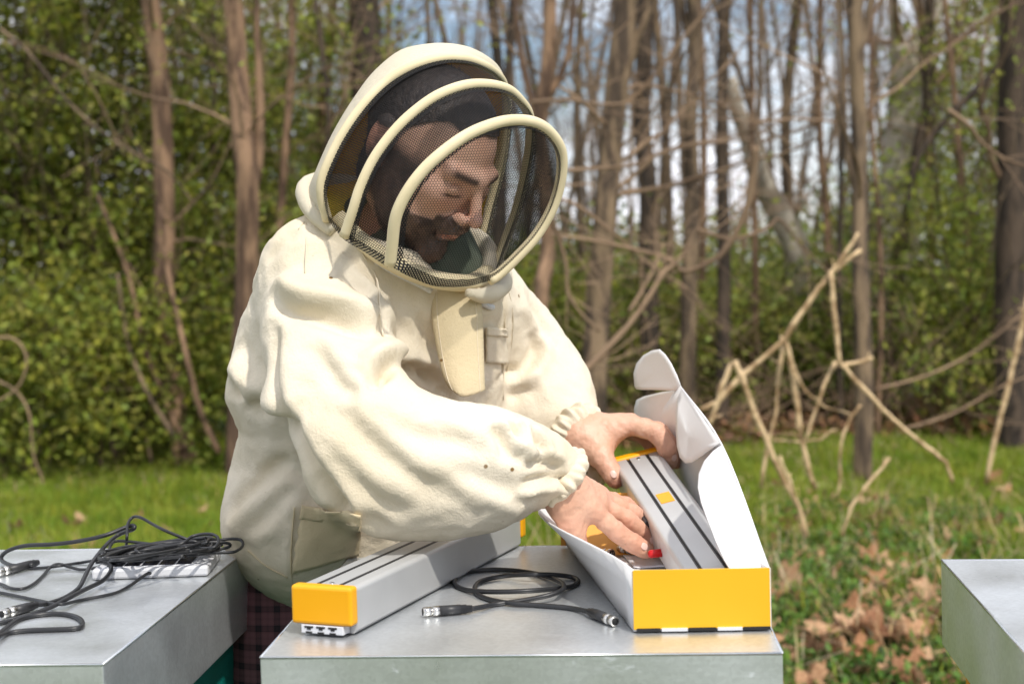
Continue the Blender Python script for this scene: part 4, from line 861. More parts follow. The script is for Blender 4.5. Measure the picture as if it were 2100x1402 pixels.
def net(name, hole, period=.0027, col=(.012, .012, .013)):
    m = bpy.data.materials.new(name); m.use_nodes = True; n = m.node_tree.nodes; L = m.node_tree.links; b = n['Principled BSDF']; b.inputs['Base Color'].default_value = (*col, 1); b.inputs['Roughness'].default_value = .7; b.inputs['Specular IOR Level'].default_value = .2
    u = n.new('ShaderNodeUVMap'); s = n.new('ShaderNodeSeparateXYZ'); L.new(u.outputs[0], s.inputs[0])
    def mth(op, a, b_=None, v=None):
        k = n.new('ShaderNodeMath'); k.operation = op
        for i, q in enumerate((a, b_)):
            if q is None: continue
            if isinstance(q, (int, float)): k.inputs[i].default_value = q
            else: L.new(q, k.inputs[i])
        return k.outputs[0]
    f = 2 * math.pi / period
    # honeycomb-like net: product of cosines leaves round holes on a staggered grid
    cx = mth('COSINE', mth('MULTIPLY', s.outputs[0], f)); a1 = mth('MULTIPLY', s.outputs[0], f / 2); a2 = mth('MULTIPLY', s.outputs[1], f * .866)
    c1 = mth('COSINE', mth('ADD', a1, a2)); c2 = mth('COSINE', mth('SUBTRACT', a1, a2)); sm = mth('ADD', mth('ADD', cx, c1), c2)
    g_ = mth('GREATER_THAN', sm, hole)
    tr = n.new('ShaderNodeBsdfTransparent'); ms = n.new('ShaderNodeMixShader'); L.new(g_, ms.inputs[0]); L.new(b.outputs[0], ms.inputs[1]); L.new(tr.outputs[0], ms.inputs[2]); L.new(ms.outputs[0], n['Material Output'].inputs[0]); return m
M['net'] = net('black_veil_net', -.98); M['net_side'] = net('side_veil_net', -.65); M['net_far'] = net('far_veil_net', 1.0); M['net2'] = net('doubled_veil_net', .45)

# ------------------------------------------------------------------ head, neck, torso, legs: one body
person = empty('person', (P(640, 1200, 1.9).x, 1.9, 0)); tag(person, 'bearded young man in a cream hooded bee jacket bending over the open box', 'person')
al, be, hs = R(56), R(38), .93
fw3 = np.array([math.sin(al) * math.cos(be), -math.cos(al) * math.cos(be), -math.sin(be)])
rt3 = np.array([-math.cos(al), -math.sin(al), 0.]); up3 = np.cross(rt3, fw3); up3 *= np.sign(up3[2])
HC = A3(P(879, 312, 1.70)); RM = np.stack([rt3, fw3, up3], 1)      # columns: right, forward, up
def HL(v): return HC + RM @ (np.array(v, float) * hs)
res = .0024
Fd = Field((-.14, -.14, -.19), (.14, .15, .14), .0017)
k = .012
Fd.ell((0, -.012, .030), (.072, .090, .076), k); Fd.ell((0, .025, -.015), (.060, .062, .080), .02); Fd.ell((0, .030, -.07), (.049, .048, .042), .02)
Fd.ell((0, .072, -.098), (.021, .018, .018), .018)
for s in (-1, 1):
    Fd.ell((.040 * s, .058, -.018), (.020, .022, .018), .018); Fd.cone((.006 * s, .085, .015), (.042 * s, .073, .017), .010, .008, .012)
    Fd.ell((.031 * s, .099, -.004), (.018, .018, .013), .010, sub=True); Fd.ell((.031 * s, .0715, -.004), (.0150, .0150, .0125), .002); Fd.cone((.018 * s, .0835, .0035), (.043 * s, .0785, .0030), .0012, .0012, .002, sub=True)
    Fd.cone((.017 * s, .0825, -.0100), (.045 * s, .0765, -.0105), .0024, .0020, .002)     # lash line of the lowered lid
    Fd.ell((.047 * s, .035, -.060), (.012, .03, .025), .02)
    Fd.ell((.080 * s, -.020, .004), (.008, .017, .030), .006); Fd.ell((.089 * s, -.016, .006), (.006, .009, .017), .004, sub=True); Fd.ell((.076 * s, -.010, -.022), (.006, .008, .009), .006)
Fd.cone((0, .086, .012), (0, .109, -.026), .0068, .0080, .008); Fd.ell((0, .1115, -.029), (.0082, .0088, .0080), .006)
for s in (-1, 1): Fd.ell((.0120 * s, .099, -.034), (.0065, .0095, .0068), .005); Fd.ell((.0065 * s, .105, -.043), (.0035, .005, .004), .003, sub=True)
Fd.cone((-.012, .086, -.050), (.012, .086, -.050), .012, .012, .012)
Fd.cone((-.019, .084, -.0635), (0, .095, -.0605), .0028, .0042, .004); Fd.cone((.019, .084, -.0635), (0, .095, -.0605), .0028, .0042, .004)
Fd.cone((-.014, .085, -.0705), (.014, .085, -.0705), .0038, .0038, .005)
Fd.cone((-.024, .088, -.0662), (0, .103, -.0655), .0012, .0014, .002, sub=True); Fd.cone((.024, .088, -.0662), (0, .103, -.0655), .0012, .0014, .002, sub=True)
NK = RM.T @ (A3(P(862, 500, 1.80)) - HC) / hs; Fd.chain([((0, -.025, -.05), .052), (NK * .6 + np.array((0, -.01, 0)), .052), (NK, .055)], .03)
V, q = Fd.mesh(); n0 = normals(V, q)
# colours by anatomy
x, y, z = V.T; nzv = pnoise(V, 60, 1, 2); ax_ = np.abs(x)
beard = np.clip((-.036 - z + .020 * nzv) / .012, 0, 1) * np.clip((y + .012) / .02, 0, 1) * np.clip((z + .175) / .02, 0, 1)
beard *= 1 - np.clip((.016 - np.hypot(x / 1.25, (z + .066) * 2.2)) / .005, 0, 1) * (y > .06)          # bare lips
cheek = np.clip((y - (.062 - .55 * (z + .045) * -1)) / .02, 0, 1)
beard = np.where((z > -.052) & (y > .050) & (ax_ > .03), beard * .0 + np.clip((-.046 - z) / .01, 0, 1) * .4, beard)
side = np.clip((.042 - np.abs(y - .012)) / .012, 0, 1) * np.clip((ax_ - .045) / .01, 0, 1) * np.clip((.02 - z) / .02, 0, 1) * np.clip((z + .13) / .02, 0, 1); beard = np.maximum(beard, side)
must = np.exp(-((z + .0525) / .0065) ** 2) * (ax_ < .028) * (y > .07); beard = np.maximum(beard, must * .9)
brow = np.exp(-((z - .0165 - .10 * np.clip(ax_ - .02, 0, 1)) / .0052) ** 2) * np.clip((ax_ - .008) / .006, 0, 1) * np.clip((.052 - ax_) / .008, 0, 1) * (y > .05)
lash = np.exp(-((z + .0112) / .0027) ** 2) * np.exp(-((ax_ - .031) / .016) ** 4) * (y > .070)
hairm = np.clip((z - (.060 - .9 * np.clip(.035 - y, 0, .05))) / .010 + .35 * nzv, 0, 1) * np.clip((.078 - y) / .02, 0, 1); hairm = np.maximum(hairm, np.clip((-.015 - y) / .012, 0, 1) * (z > -.075) * (ax_ < .074))
sk = np.ones((len(V), 3)); lip = np.exp(-((z + .0655) / .006) ** 2) * np.exp(-(x / .022) ** 4) * (y > .078)
sk *= 1 - lip[:, None] * np.array([.18, .45, .42]); red = np.exp(-((V - np.array((0, .112, -.03))) ** 2).sum(1) / .013 ** 2) + .5 * np.exp(-((ax_ - .045) ** 2 + (z + .025) ** 2) / .02 ** 2) * (y > .03) + 1.0 * (ax_ > .076)
sk *= 1 - np.clip(red, 0, 1)[:, None] * np.array([0, .15, .13])
dark = np.clip(np.maximum.reduce([beard * (.88 + .12 * nzv), brow * .95, lash, hairm]), 0, 1)[:, None]
sk = sk * (1 - dark) + np.array([.06, .05, .05]) * dark
V += n0 * ((beard * .0022 + brow * .0015) * (1 + .5 * pnoise(V, 220, 5, 1)))[:, None]
HV = HC + (V * hs) @ RM.T; headV, headQ, headC = HV, q, sk
hair_mask = hairm; headN = normals(HV, q)

# hands, built joint by joint
def hand(spec, res=.0012, kf=.0035):
    allp = [p for ch in spec for p in ch['pts']]; P_ = np.array([p[0] for p in allp]); r_ = max(p[1] for p in allp)
    f = Field(P_.min(0) - r_ - .01, P_.max(0) + r_ + .01, res)
    for ch in spec:
        if ch.get('sub'): continue
        g_ = Field(P_.min(0) - r_ - .01, P_.max(0) + r_ + .01, res) if ch.get('own') else f
        g_.chain(ch['pts'], ch.get('k', .010), ch.get('flat'))
        if g_ is not f: f.comb((slice(None),) * 3, g_.d, ch.get('kj', kf))
    V, q = f.mesh(); return V, q
def J(x, y, Y, r): return (A3(P(x, y, Y)), r)
def finger(j, rad):   # MCP PIP DIP TIP with slight knuckle swelling
    p = [A3(P(*a)) for a in j]; out_ = []
    out_.append((p[0], rad * 1.12)); out_.append((p[0] * .5 + p[1] * .5, rad * .98)); out_.append((p[1], rad * 1.06)); out_.append((p[1] * .5 + p[2] * .5, rad * .92)); out_.append((p[2], rad * .95)); out_.append((p[2] * .35 + p[3] * .65, rad * .86)); out_.append((p[3], rad * .66)); return out_
# near (right) hand reaching into the box
nf_up = A3(P(1230, 1000, 1.55)) - A3(P(1230, 1060, 1.60)); 
rh = [dict(pts=[J(1070, 952, 1.59, .024), J(1126, 975, 1.592, .0225), J(1158, 998, 1.592, .0218)], k=.012),
      dict(pts=[J(1155, 996, 1.585, .018), J(1216, 1048, 1.598, .0145)], k=.014), dict(pts=[J(1158, 990, 1.60, .018), J(1224, 1033, 1.618, .0140)], k=.014),
      dict(pts=[J(1158, 990, 1.61, .016), J(1232, 1022, 1.638, .0130)], k=.014), dict(pts=[J(1156, 990, 1.62, .015), J(1230, 1012, 1.658, .0115)], k=.014),
      dict(pts=[J(1142, 1005, 1.588, .018), J(1180, 1040, 1.60, .017)], k=.012),
      dict(pts=finger(((1218, 1050, 1.597), (1266, 1090, 1.606), (1299, 1113, 1.614), (1329, 1132, 1.620)), .0090), own=1, kj=.004),
      dict(pts=finger(((1228, 1036, 1.618), (1284, 1065, 1.634), (1317, 1092, 1.645), (1342, 1120, 1.650)), .0090), own=1, kj=.004),
      dict(pts=finger(((1236, 1024, 1.638), (1296, 1050, 1.660), (1324, 1078, 1.670), (1340, 1103, 1.675)), .0085), own=1, kj=.004),
      dict(pts=finger(((1234, 1014, 1.658), (1282, 1034, 1.682), (1304, 1054, 1.690), (1318, 1074, 1.694)), .0074), own=1, kj=.004),
      dict(pts=[J(1143, 1006, 1.585, .0175), J(1152, 1038, 1.582, .0135), J(1166, 1068, 1.585, .0110), J(1180, 1092, 1.590, .0104), J(1192, 1112, 1.595, .0076)], own=1, kj=.014, k=.008)]
# far (left) hand closed over the end of the slanted bar
lh = [dict(pts=[J(1150, 875, 1.885, .021), J(1180, 890, 1.862, .0265), J(1200, 892, 1.86, .026)], k=.012),
      dict(pts=[J(1192, 885, 1.862, .024), J(1294, 872, 1.850, .0135)], k=.012), dict(pts=[J(1192, 884, 1.872, .0225), J(1292, 868, 1.872, .0135)], k=.012),
      dict(pts=[J(1192, 885, 1.88, .021), J(1286, 872, 1.893, .0125)], k=.012), dict(pts=[J(1190, 888, 1.885, .019), J(1278, 882, 1.912, .0115)], k=.012),
      dict(pts=[J(1190, 900, 1.858, .0215), J(1226, 915, 1.85, .0185), J(1250, 893, 1.85, .013)], k=.014),
      dict(pts=finger(((1294, 871, 1.850), (1348, 889, 1.826), (1369, 922, 1.822), (1376, 952, 1.832)), .0098), own=1, kj=.006),
      dict(pts=finger(((1293, 867, 1.872), (1352, 884, 1.852), (1378, 917, 1.848), (1386, 950, 1.856)), .0096), own=1, kj=.006),
      dict(pts=finger(((1287, 872, 1.893), (1344, 888, 1.880), (1368, 922, 1.876), (1374, 952, 1.882)), .0090), own=1, kj=.006),
      dict(pts=finger(((1278, 882, 1.912), (1325, 898, 1.905), (1346, 925, 1.902), (1352, 948, 1.905)), .0078), own=1, kj=.006),
      dict(pts=[J(1205, 908, 1.845, .0195), J(1232, 934, 1.828, .0145), J(1247, 958, 1.818, .0118), J(1258, 977, 1.813, .0112), J(1263, 988, 1.812, .0082)], own=1, kj=.014, k=.008)]
parts_ = []
nails = []
for sp_, nl in ((rh, [((1329, 1132, 1.620), (1299, 1113, 1.614), (1322, 1120)), ((1342, 1120, 1.650), (1317, 1092, 1.645), (1340, 1108))]), (lh, [((1263, 988, 1.812), (1247, 958, 1.818), (1258, 972)), ((1376, 952, 1.832), (1369, 922, 1.822), (1383, 938))])):
    V, q = hand(sp_); N_ = normals(V, q); tr_ = bvh(V, q)
    c = np.ones((len(V), 3)); kn = np.zeros(len(V))
    for ch in sp_:
        if ch.get('own'):
            for i in (0, 2, 4):
                if i < len(ch['pts']): kn += np.exp(-((V - ch['pts'][i][0]) ** 2).sum(1) / .011 ** 2)
            kn += .8 * np.exp(-((V - ch['pts'][-1][0]) ** 2).sum(1) / .010 ** 2)
    kn = np.clip(kn, 0, 1); c *= 1 - kn[:, None] * np.array([.02, .24, .22]); c *= np.array([.92, .90, .84])
    # creases across the knuckles, tendons and veins along the back
    for ch in sp_:
        if ch.get('own') and len(ch['pts']) > 5:
            for i in (2, 4):
                pc = ch['pts'][i][0]; axd = ch['pts'][i + 1][0] - ch['pts'][i - 1][0]; axd /= np.linalg.norm(axd); s_ = (V - pc) @ axd; near = np.exp(-((V - pc) ** 2).sum(1) / .009 ** 2)
                V += N_ * (-.00045 * near * np.cos(s_ / .0011))[:, None]
    V += N_ * (.0006 * pnoise(V, 130, 3, 2) + .0009 * np.clip(pnoise(V, (34, 34, 34), 6, 1) * 2.2, -1, 1) ** 3)[:, None]
    parts_.append((V, q, c)); nails.append((tr_, nl))
# plain body below the clothes
B = Field((-.50, 1.55, 0.02), (.20, 2.25, 1.60), .012)
def bp(x, y, Y): return A3(P(x, y, Y))
B.chain([(bp(840, 470, 1.80), .06), (bp(800, 620, 1.83), .10), (bp(750, 850, 1.88), .11), (bp(720, 1100, 1.93), .12)], .06)
B.chain([(bp(650, 560, 1.70), .055), (bp(720, 905, 1.57), .040), (bp(1075, 955, 1.59), .024)], .04); B.chain([(bp(980, 620, 1.92), .055), (bp(1088, 785, 1.955), .034), (bp(1140, 866, 1.90), .022)], .04)
for (hx, hy), (kx, ky), (ax2, ay2) in (((-.30, 1.90), (-.31, 1.86), (-.31, 1.92)), ((-.12, 1.99), (-.10, 1.97), (-.09, 2.02))):
    B.chain([(np.array((hx, hy, .92)), .085), (np.array((kx, ky, .50)), .058), (np.array((ax2, ay2, .10)), .042)], .05); B.cone((ax2, ay2, .06), (ax2 + .10, ay2 - .12, .05), .04, .035, .03)
Vb, qb = B.mesh(); Cb = np.ones((len(Vb), 3))
VV = [headV, parts_[0][0], parts_[1][0], Vb]; QQ = []; off = 0; CC = [headC, parts_[0][2], parts_[1][2], Cb]
for v_, q_ in zip(VV, (headQ, parts_[0][1], parts_[1][1], qb)): QQ.append(q_ + off); off += len(v_)
col = np.concatenate(CC); col = np.concatenate([col, np.ones((len(col), 1))], 1)
body = mesh_np('body', np.concatenate(VV), np.concatenate(QQ), M['skin'], person, col=col)
# finger nails
M['nail'] = mat('finger_nail', (.78, .52, .44), (.80, .56, .48), rough=.28)
for tr_, nl in nails:
    for tip, dip, (nx_, ny_) in nl:
        h_, n_ = hit(tr_, nx_, ny_)
        if h_ is None: continue
        d_ = (P(*tip) - P(*dip)); d_ = (d_ - n_ * d_.dot(n_)).normalized(); s_ = n_.cross(d_); bm = bmesh.new()
        bmesh.ops.create_uvsphere(bm, u_segments=14, v_segments=8, radius=1, matrix=frame_of(h_ - n_ * .0002, s_ * .0042, d_ * .0056, n_ * .0009)); bm_obj('finger_nail', bm, M['nail'], body, True)

# hair: short cap over the skull, built of the head surface pushed out, plus strands
sel = hair_mask > .45; keep = sel[headQ].all(1); hv = headV + headN * (.0022 + .0012 * pnoise(headV, 150, 9, 2))[:, None]
used_, inv = np.unique(headQ[keep], return_inverse=True)
hair = mesh_np('hair', hv[used_], inv.reshape(-1, 4), M['hair'], person)
rs = np.random.RandomState(3); idx = np.where((hair_mask > .5) | (beard > .55))[0]; idx = rs.choice(idx, 6000); isb = beard[idx] > .55
p0 = headV[idx]; n_ = headN[idx]; dn = np.where(isb[:, None], -up3 * .8 + fw3 * .3, -up3 * .2 - fw3 * .8); dirs = n_ * .8 + dn * .7 + rs.normal(size=(len(idx), 3)) * .35; dirs /= np.linalg.norm(dirs, axis=1)[:, None]
ln = np.where(isb, .0045, .007)[:, None] * rs.uniform(.6, 1.3, (len(idx), 1)); sd_ = np.cross(dirs, rs.normal(size=(len(idx), 3))); sd_ /= np.linalg.norm(sd_, axis=1)[:, None]; sd_ *= .00035
V = np.stack([p0 - sd_, p0 + sd_, p0 + dirs * ln], 1).reshape(-1, 3); st_ = mesh_np('short_hairs', V, np.arange(len(V)).reshape(-1, 3), M['hair'], hair); tag(st_, kind='stuff')

# ------------------------------------------------------------------ t-shirt
S = Field(A3(P(690, 660, 1.70)) - .14, A3(P(1010, 420, 1.95)) + .14, .005)
S.chain([PP(765, 568, 1.745, 60), PP(862, 562, 1.79, 86), PP(950, 592, 1.85, 70)], .05); S.cone(*[PP(862, 540, 1.80, 1)[0], PP(858, 475, 1.79, 1)[0]], .072, .062, .03); S.chain([PP(742, 565, 1.77, 60), PP(752, 440, 1.82, 48)], .03)
V, q = S.mesh(); N_ = normals(V, q); V += N_ * (.004 * pnoise(V, (22, 22, 9), 2, 2))[:, None]
shirt = mesh_np('t_shirt', V, q, M['shirt'], person)

# ------------------------------------------------------------------ jacket
Jf = Field((-.47, 1.38, ZR - .16), (.20, 2.14, H + .12), .0048)
secs = [(450, 690, 985, 1.78, .6), (500, 610, 1010, 1.78, .72), (560, 560, 1030, 1.80, .85), (640, 520, 1050, 1.81, .9), (720, 500, 1045, 1.83, .9), (795, 487, 1040, 1.84, .9), (862, 512, 1035, 1.86, .85), (930, 516, 1045, 1.88, .85), (1000, 492, 1060, 1.90, .88), (1040, 488, 1060, 1.91, .88), (1100, 500, 1050, 1.92, .85), (1160, 530, 1010, 1.93, .8), (1210, 565, 960, 1.93, .6)]
zz = []; tab = []
for py, xl, xr, Y, f in secs:
    a, b = P(xl, py, Y), P(xr, py, Y); zz.append((a.z + b.z) / 2); tab.append(((a.x + b.x) / 2, Y, abs(b.x - a.x) / 2, f))
zz = np.array(zz)[::-1]; tab = np.array(tab)[::-1]
sl, X = Jf._box(np.array((-.47, 1.38, zz[0] - .03)), np.array((.20, 2.14, zz[-1] + .01)))
zi = X[2][0, 0, :]; cx = np.interp(zi, zz, tab[:, 0]); cy = np.interp(zi, zz, tab[:, 1]); e_ = np.interp(zi, zz, tab[:, 2])
dx = X[0] - cx; dy = X[1] - cy; c45 = .7071; uu = (dx + dy) * c45; vv = (-dx + dy) * c45; a_ = e_ * 1.15; b_ = e_ * .82
k0 = np.sqrt((uu / a_) ** 2 + (vv / b_) ** 2); dd_ = (k0 - 1) * b_
dd_ = np.maximum(dd_, zz[0] - X[2]); Jf.comb(sl, dd_, .02)
# hem bulge beside the hive corner
Jf.chain([PP(590, 985, 1.84, 100), PP(588, 1075, 1.80, 92), PP(605, 1130, 1.785, 72)], .05)
# shoulders
Jf.chain([PP(655, 550, 1.70, 98), PP(760, 545, 1.75, 85), PP(900, 590, 1.85, 70), PP(985, 632, 1.92, 78)], .06)
# near sleeve
FY = (0, 1, 0)
Jf.chain([PP(655, 572, 1.69, 104), PP(662, 690, 1.63, 118), PP(694, 800, 1.585, 124), PP(765, 915, 1.545, 142), PP(838, 962, 1.53, 134), PP(925, 964, 1.535, 128), PP(1008, 958, 1.55, 114), PP(1070, 955, 1.572, 82), PP(1115, 960, 1.585, 60), PP(1146, 972, 1.592, 50)], .03, flat=(FY, .72))
# far sleeve
Jf.chain([PP(985, 640, 1.92, 82), PP(1045, 705, 1.95, 88), PP(1088, 785, 1.955, 95), PP(1122, 838, 1.93, 86), PP(1162, 870, 1.895, 60)], .045, flat=(FY, .8))
Jf.chain([PP(1120, 880, 1.92, 50), PP(1150, 935, 1.90, 46), PP(1190, 975, 1.885, 30), PP(1222, 975, 1.88, 16)], .04)
Jf.chain([PP(1095, 1010, 1.62, 30), PP(1118, 1028, 1.625, 16)], .02)
# open neck
Jf.cone(A3(P(858, 462, 1.78)), A3(P(860, 370, 1.76)), .092, .16, .02, sub=True)
V, q = Jf.mesh(blur=1); V_pre = V.copy(); N_ = normals(V, q); tr_ = bvh(V, q)
DR = dict(frames=16, grow=.045, pin=.10, grav=.02, stiff=7)
V += N_ * (.0045 * pnoise(V, (9, 9, 6), 4, 2))[:, None]
def FV(px, w, a, ridge=None, rw=None, ra=None, ends=(1, 1)):
    global V
    V = fold(V, N_, tr_, px, w, -a, ends)
    if ridge is not None: V = fold(V, N_, tr_, [(x + ridge[0], y + ridge[1]) for x, y in px], rw or w * 1.3, ra or a * .7, ends)
FV([(567, 590), (573, 621), (601, 640), (657, 650), (720, 668), (780, 700)], .013, .017, (14, -32), .019, .017)
FV([(700, 560), (745, 600), (775, 650), (790, 700)], .010, .008, (14, -6), .010, .006)
FV([(750, 792), (788, 762), (837, 751), (884, 772)], .008, .024, (-12, -26), .017, .020, (1, 0))
FV([(884, 772), (905, 800), (935, 820)], .008, .010, (12, -20), .014, .008)
FV([(640, 700), (700, 790), (740, 800)], .012, .008, (22, -14), .014, .007)
FV([(560, 650), (566, 740), (590, 840), (618, 910), (655, 970), (705, 1035)], .012, .016, (26, -4), .02, .010, (1, 0))
FV([(488, 800), (530, 835), (575, 868), (612, 885)], .012, .020, (8, -36), .022, .014, (0, 1))
FV([(500, 690), (512, 760), (530, 830)], .014, .008, (-16, 6), .014, .005)
FV([(477, 1040), (520, 1000), (570, 960), (600, 935)], .013, .012, (10, 30), .018, .010, (0, 1))
FV([(500, 1090), (545, 1060), (580, 1020), (610, 960)], .012, .008, (14, 18), .014, .008)
FV([(600, 1190), (604, 1120), (614, 1050)], .004, .004, (-8, 0), .005, .003)
FV([(690, 830), (760, 905), (830, 965), (900, 1000), (960, 1010)], .014, .008, (6, -34), .02, .008)
FV([(640, 880), (700, 960), (770, 1020), (850, 1050)], .014, .007, (10, -30), .018, .006)
FV([(760, 850), (850, 890), (930, 900), (1000, 930)], .013, .006, (0, -26), .016, .006)
FV([(880, 980), (950, 970), (1030, 1000), (1080, 1010)], .012, .006, (0, 24), .016, .006)
FV([(1015, 868), (1022, 890), (1035, 915), (1040, 945)], .007, .012, (14, -8), .010, .012)
FV([(1048, 860), (1058, 885), (1060, 920), (1072, 950)], .007, .010, (14, -4), .010, .012)
FV([(1075, 880), (1095, 905), (1120, 930)], .006, .009, (12, -10), .009, .008)
FV([(1060, 1000), (1095, 985), (1130, 980), (1160, 985)], .006, .010, (0, 16), .009, .010, (1, 0))
FV([(1070, 950), (1105, 945), (1145, 955)], .006, .009, (0, -14), .009, .009, (1, 0))
FV([(1050, 1040), (1080, 1015), (1120, 1000)], .008, .006)
FV([(1036, 757), (1060, 765), (1082, 750), (1100, 712), (1090, 680)], .010, .014, (16, 4), .014, .010)
FV([(1045, 890), (1070, 872), (1098, 852), (1130, 830), (1160, 822)], .009, .016, (4, -24), .016, .012, (0, 1))
FV([(1040, 820), (1070, 800), (1110, 790)], .010, .009, (0, -20), .014, .007)
FV([(1080, 610), (1110, 660), (1140, 720)], .010, .006, (-12, 4), .012, .005)
FV([(775, 596), (780, 645), (790, 700)], .006, .007, (14, 0), .006, .005)
FV([(1030, 610), (1034, 680), (1032, 760), (1036, 850)], .006, .009, (-10, 0), .007, .004, (0, 0))
FV([(860, 640), (872, 700), (885, 750)], .009, .006, (-14, 0), .010, .004)
FV([(640, 470), (700, 500), (750, 540)], .006, .004)
FV([(640, 980), (690, 1010), (760, 1060), (800, 1090)], .010, .006, (-16, 10), .012, .005)
FV([(545, 540), (580, 500), (612, 470)], .008, .004)
V = relax(V, q, 1, .35)
def drape(V, q, frames=14, grow=.07, pin=.05, grav=.25, stiff=.6, seed=0):
    """let the cloth buckle: the sheet is slightly longer than its shape, so it settles into creases"""
    me = bpy.data.meshes.new('drape'); me.from_pydata([tuple(v) for v in V], [], [tuple(int(i) for i in f) for f in q]); o = bpy.data.objects.new('drape', me); scn.collection.objects.link(o)
    vg = o.vertex_groups.new(name='pin'); vg.add(list(range(len(V))), pin, 'REPLACE')
    c = o.modifiers.new('c', 'CLOTH'); s = c.settings; s.quality = 4; s.mass = .25; s.tension_stiffness = 30; s.compression_stiffness = 30; s.shear_stiffness = 12; s.bending_stiffness = stiff
    s.tension_damping = 8; s.compression_damping = 8; s.shear_damping = 8; s.bending_damping = 1; s.air_damping = 3
    s.shrink_min = -grow; s.shrink_max = -grow; s.vertex_group_mass = 'pin'; s.pin_stiffness = 1.0; s.effector_weights.gravity = grav; c.collision_settings.use_collision = False
    c.point_cache.frame_start = 1; c.point_cache.frame_end = frames + 2; scn.frame_start = 1; scn.frame_end = frames + 2
    for f in range(1, frames + 1): scn.frame_set(f)
    dg = bpy.context.evaluated_depsgraph_get(); ev = o.evaluated_get(dg).data; W = np.empty(len(ev.vertices) * 3, np.float32); ev.vertices.foreach_get('co', W); W = W.reshape(-1, 3).astype(float)
    bpy.data.objects.remove(o); bpy.data.meshes.remove(me); scn.frame_set(1); return W
def kd_transfer(Vc, D, V, k=5):
    from mathutils.kdtree import KDTree
    t = KDTree(len(Vc))
    for i, v in enumerate(Vc): t.insert(v, i)
    t.balance(); out_ = np.zeros_like(V)
    for i, v in enumerate(V):
        n = t.find_n(v, k); w_ = np.array([1 / (d + .002) ** 2 for _, _, d in n]); out_[i] = (D[[j for _, j, _ in n]] * w_[:, None]).sum(0) / w_.sum()
    return out_
# coarse copy of the same cloth for the settling step
Cf = Field(Jf.lo, Jf.lo + (np.array(Jf.n) - 1) * Jf.res, Jf.res * 2); Cf.d = Jf.d[::2, ::2, ::2].copy(); Cf.n = np.array(Cf.d.shape)
Vc, qc = Cf.mesh(); Vc = Vc + kd_transfer(V_pre, V - V_pre, Vc, 3)
Wf = drape(Vc, qc, frames=8, grow=.06, pin=.35, grav=.02, stiff=.8) - Vc; Wf = Wf - relax(Wf, qc, 8, .8); Wc = drape(Vc, qc, **DR); Dc = Wc - Vc; Dc = Dc - relax(Dc, qc, 26, .8) * .85      # keep the creases, not the overall sag
V = V + kd_transfer(Vc, .34 * Dc + .50 * Wf, V, 5)
jacket = mesh_np('jacket', V, q, M['jacket'], person); jt = bvh(V, q)
def patch(name, quad, nx_, ny_, m, parent, off=.004, th=.0022, wav=.0015, seed=0, edge=None):
    """cloth patch laid on the jacket: quad of photo points traced onto the surface"""
    rows = []; last = None
    for j in range(ny_ + 1):
        row = []
        for i in range(nx_ + 1):
            a, b = i / nx_, j / ny_
            x = (quad[0][0] * (1 - a) + quad[1][0] * a) * (1 - b) + (quad[3][0] * (1 - a) + quad[2][0] * a) * b; y = (quad[0][1] * (1 - a) + quad[1][1] * a) * (1 - b) + (quad[3][1] * (1 - a) + quad[2][1] * a) * b
            h_, n_ = hit(jt, x, y)
            if h_ is None: h_, n_ = last
            last = (h_, n_); row.append(h_ + n_ * (off + wav * noise.noise(Vector((a * 3 + seed, b * 5, seed)))))
        rows.append(row)
    for _ in range(3):     # cloth spans small hollows instead of following them
        for j in range(1, ny_):
            for i in range(1, nx_): rows[j][i] = rows[j][i] * .4 + (rows[j - 1][i] + rows[j + 1][i] + rows[j][i - 1] + rows[j][i + 1]) * .15
    o = sheet(name, rows, m, parent, th, 1); return o
# ------------------------------------------------------------------ flap, pockets, zip, cuffs
flap_Y = 1.655
def hang(name, pts_rows, m, parent, th=.003):
    rows = [[P(*p) for p in r] for r in pts_rows]; n = len(rows); fine = []
    cols = [catmull([rows[j][i] for j in range(n)], 4) for i in range(len(rows[0]))]
    g_ = [[c[j] for c in cols] for j in range(len(cols[0]))]
    out_ = [catmull(r, 3) for r in g_]; return sheet(name, out_, m, parent, th, 1)
def onj(x, y, off):
    h_, n_ = hit(jt, x, y)
    if h_ is None: return None
    return h_ - ray(x, y) * off
def hang_on(name, rows, m, parent, th=.003):
    g_ = []
    for r in rows:
        row = []
        for x, y, off in r:
            p_ = onj(x, y, off); row.append(p_ if p_ is not None else P(x, y, 1.66))
        g_.append(row)
    n = len(g_); cols = [catmull([g_[j][i] for j in range(n)], 4) for i in range(len(g_[0]))]; g2 = [[c[j] for c in cols] for j in range(len(cols[0]))]
    return sheet(name, [catmull(r, 3) for r in g2], m, parent, th, 1)
ft = onj(930, 600, .014).y; fb = ft - .045
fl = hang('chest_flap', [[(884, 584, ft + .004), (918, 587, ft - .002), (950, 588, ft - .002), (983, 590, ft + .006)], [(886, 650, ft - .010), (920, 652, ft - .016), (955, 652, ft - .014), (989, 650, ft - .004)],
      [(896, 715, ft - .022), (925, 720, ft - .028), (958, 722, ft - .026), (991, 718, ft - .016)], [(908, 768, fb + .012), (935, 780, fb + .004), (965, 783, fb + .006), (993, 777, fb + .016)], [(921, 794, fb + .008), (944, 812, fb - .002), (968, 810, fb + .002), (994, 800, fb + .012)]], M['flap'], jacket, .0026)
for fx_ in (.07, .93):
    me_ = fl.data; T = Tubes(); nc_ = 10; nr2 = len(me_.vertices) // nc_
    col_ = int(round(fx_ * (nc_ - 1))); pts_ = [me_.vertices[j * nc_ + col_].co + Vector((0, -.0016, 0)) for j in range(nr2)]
    T.add(pts_, .0006, 5); T.obj('stitching', M['jacket'], fl)
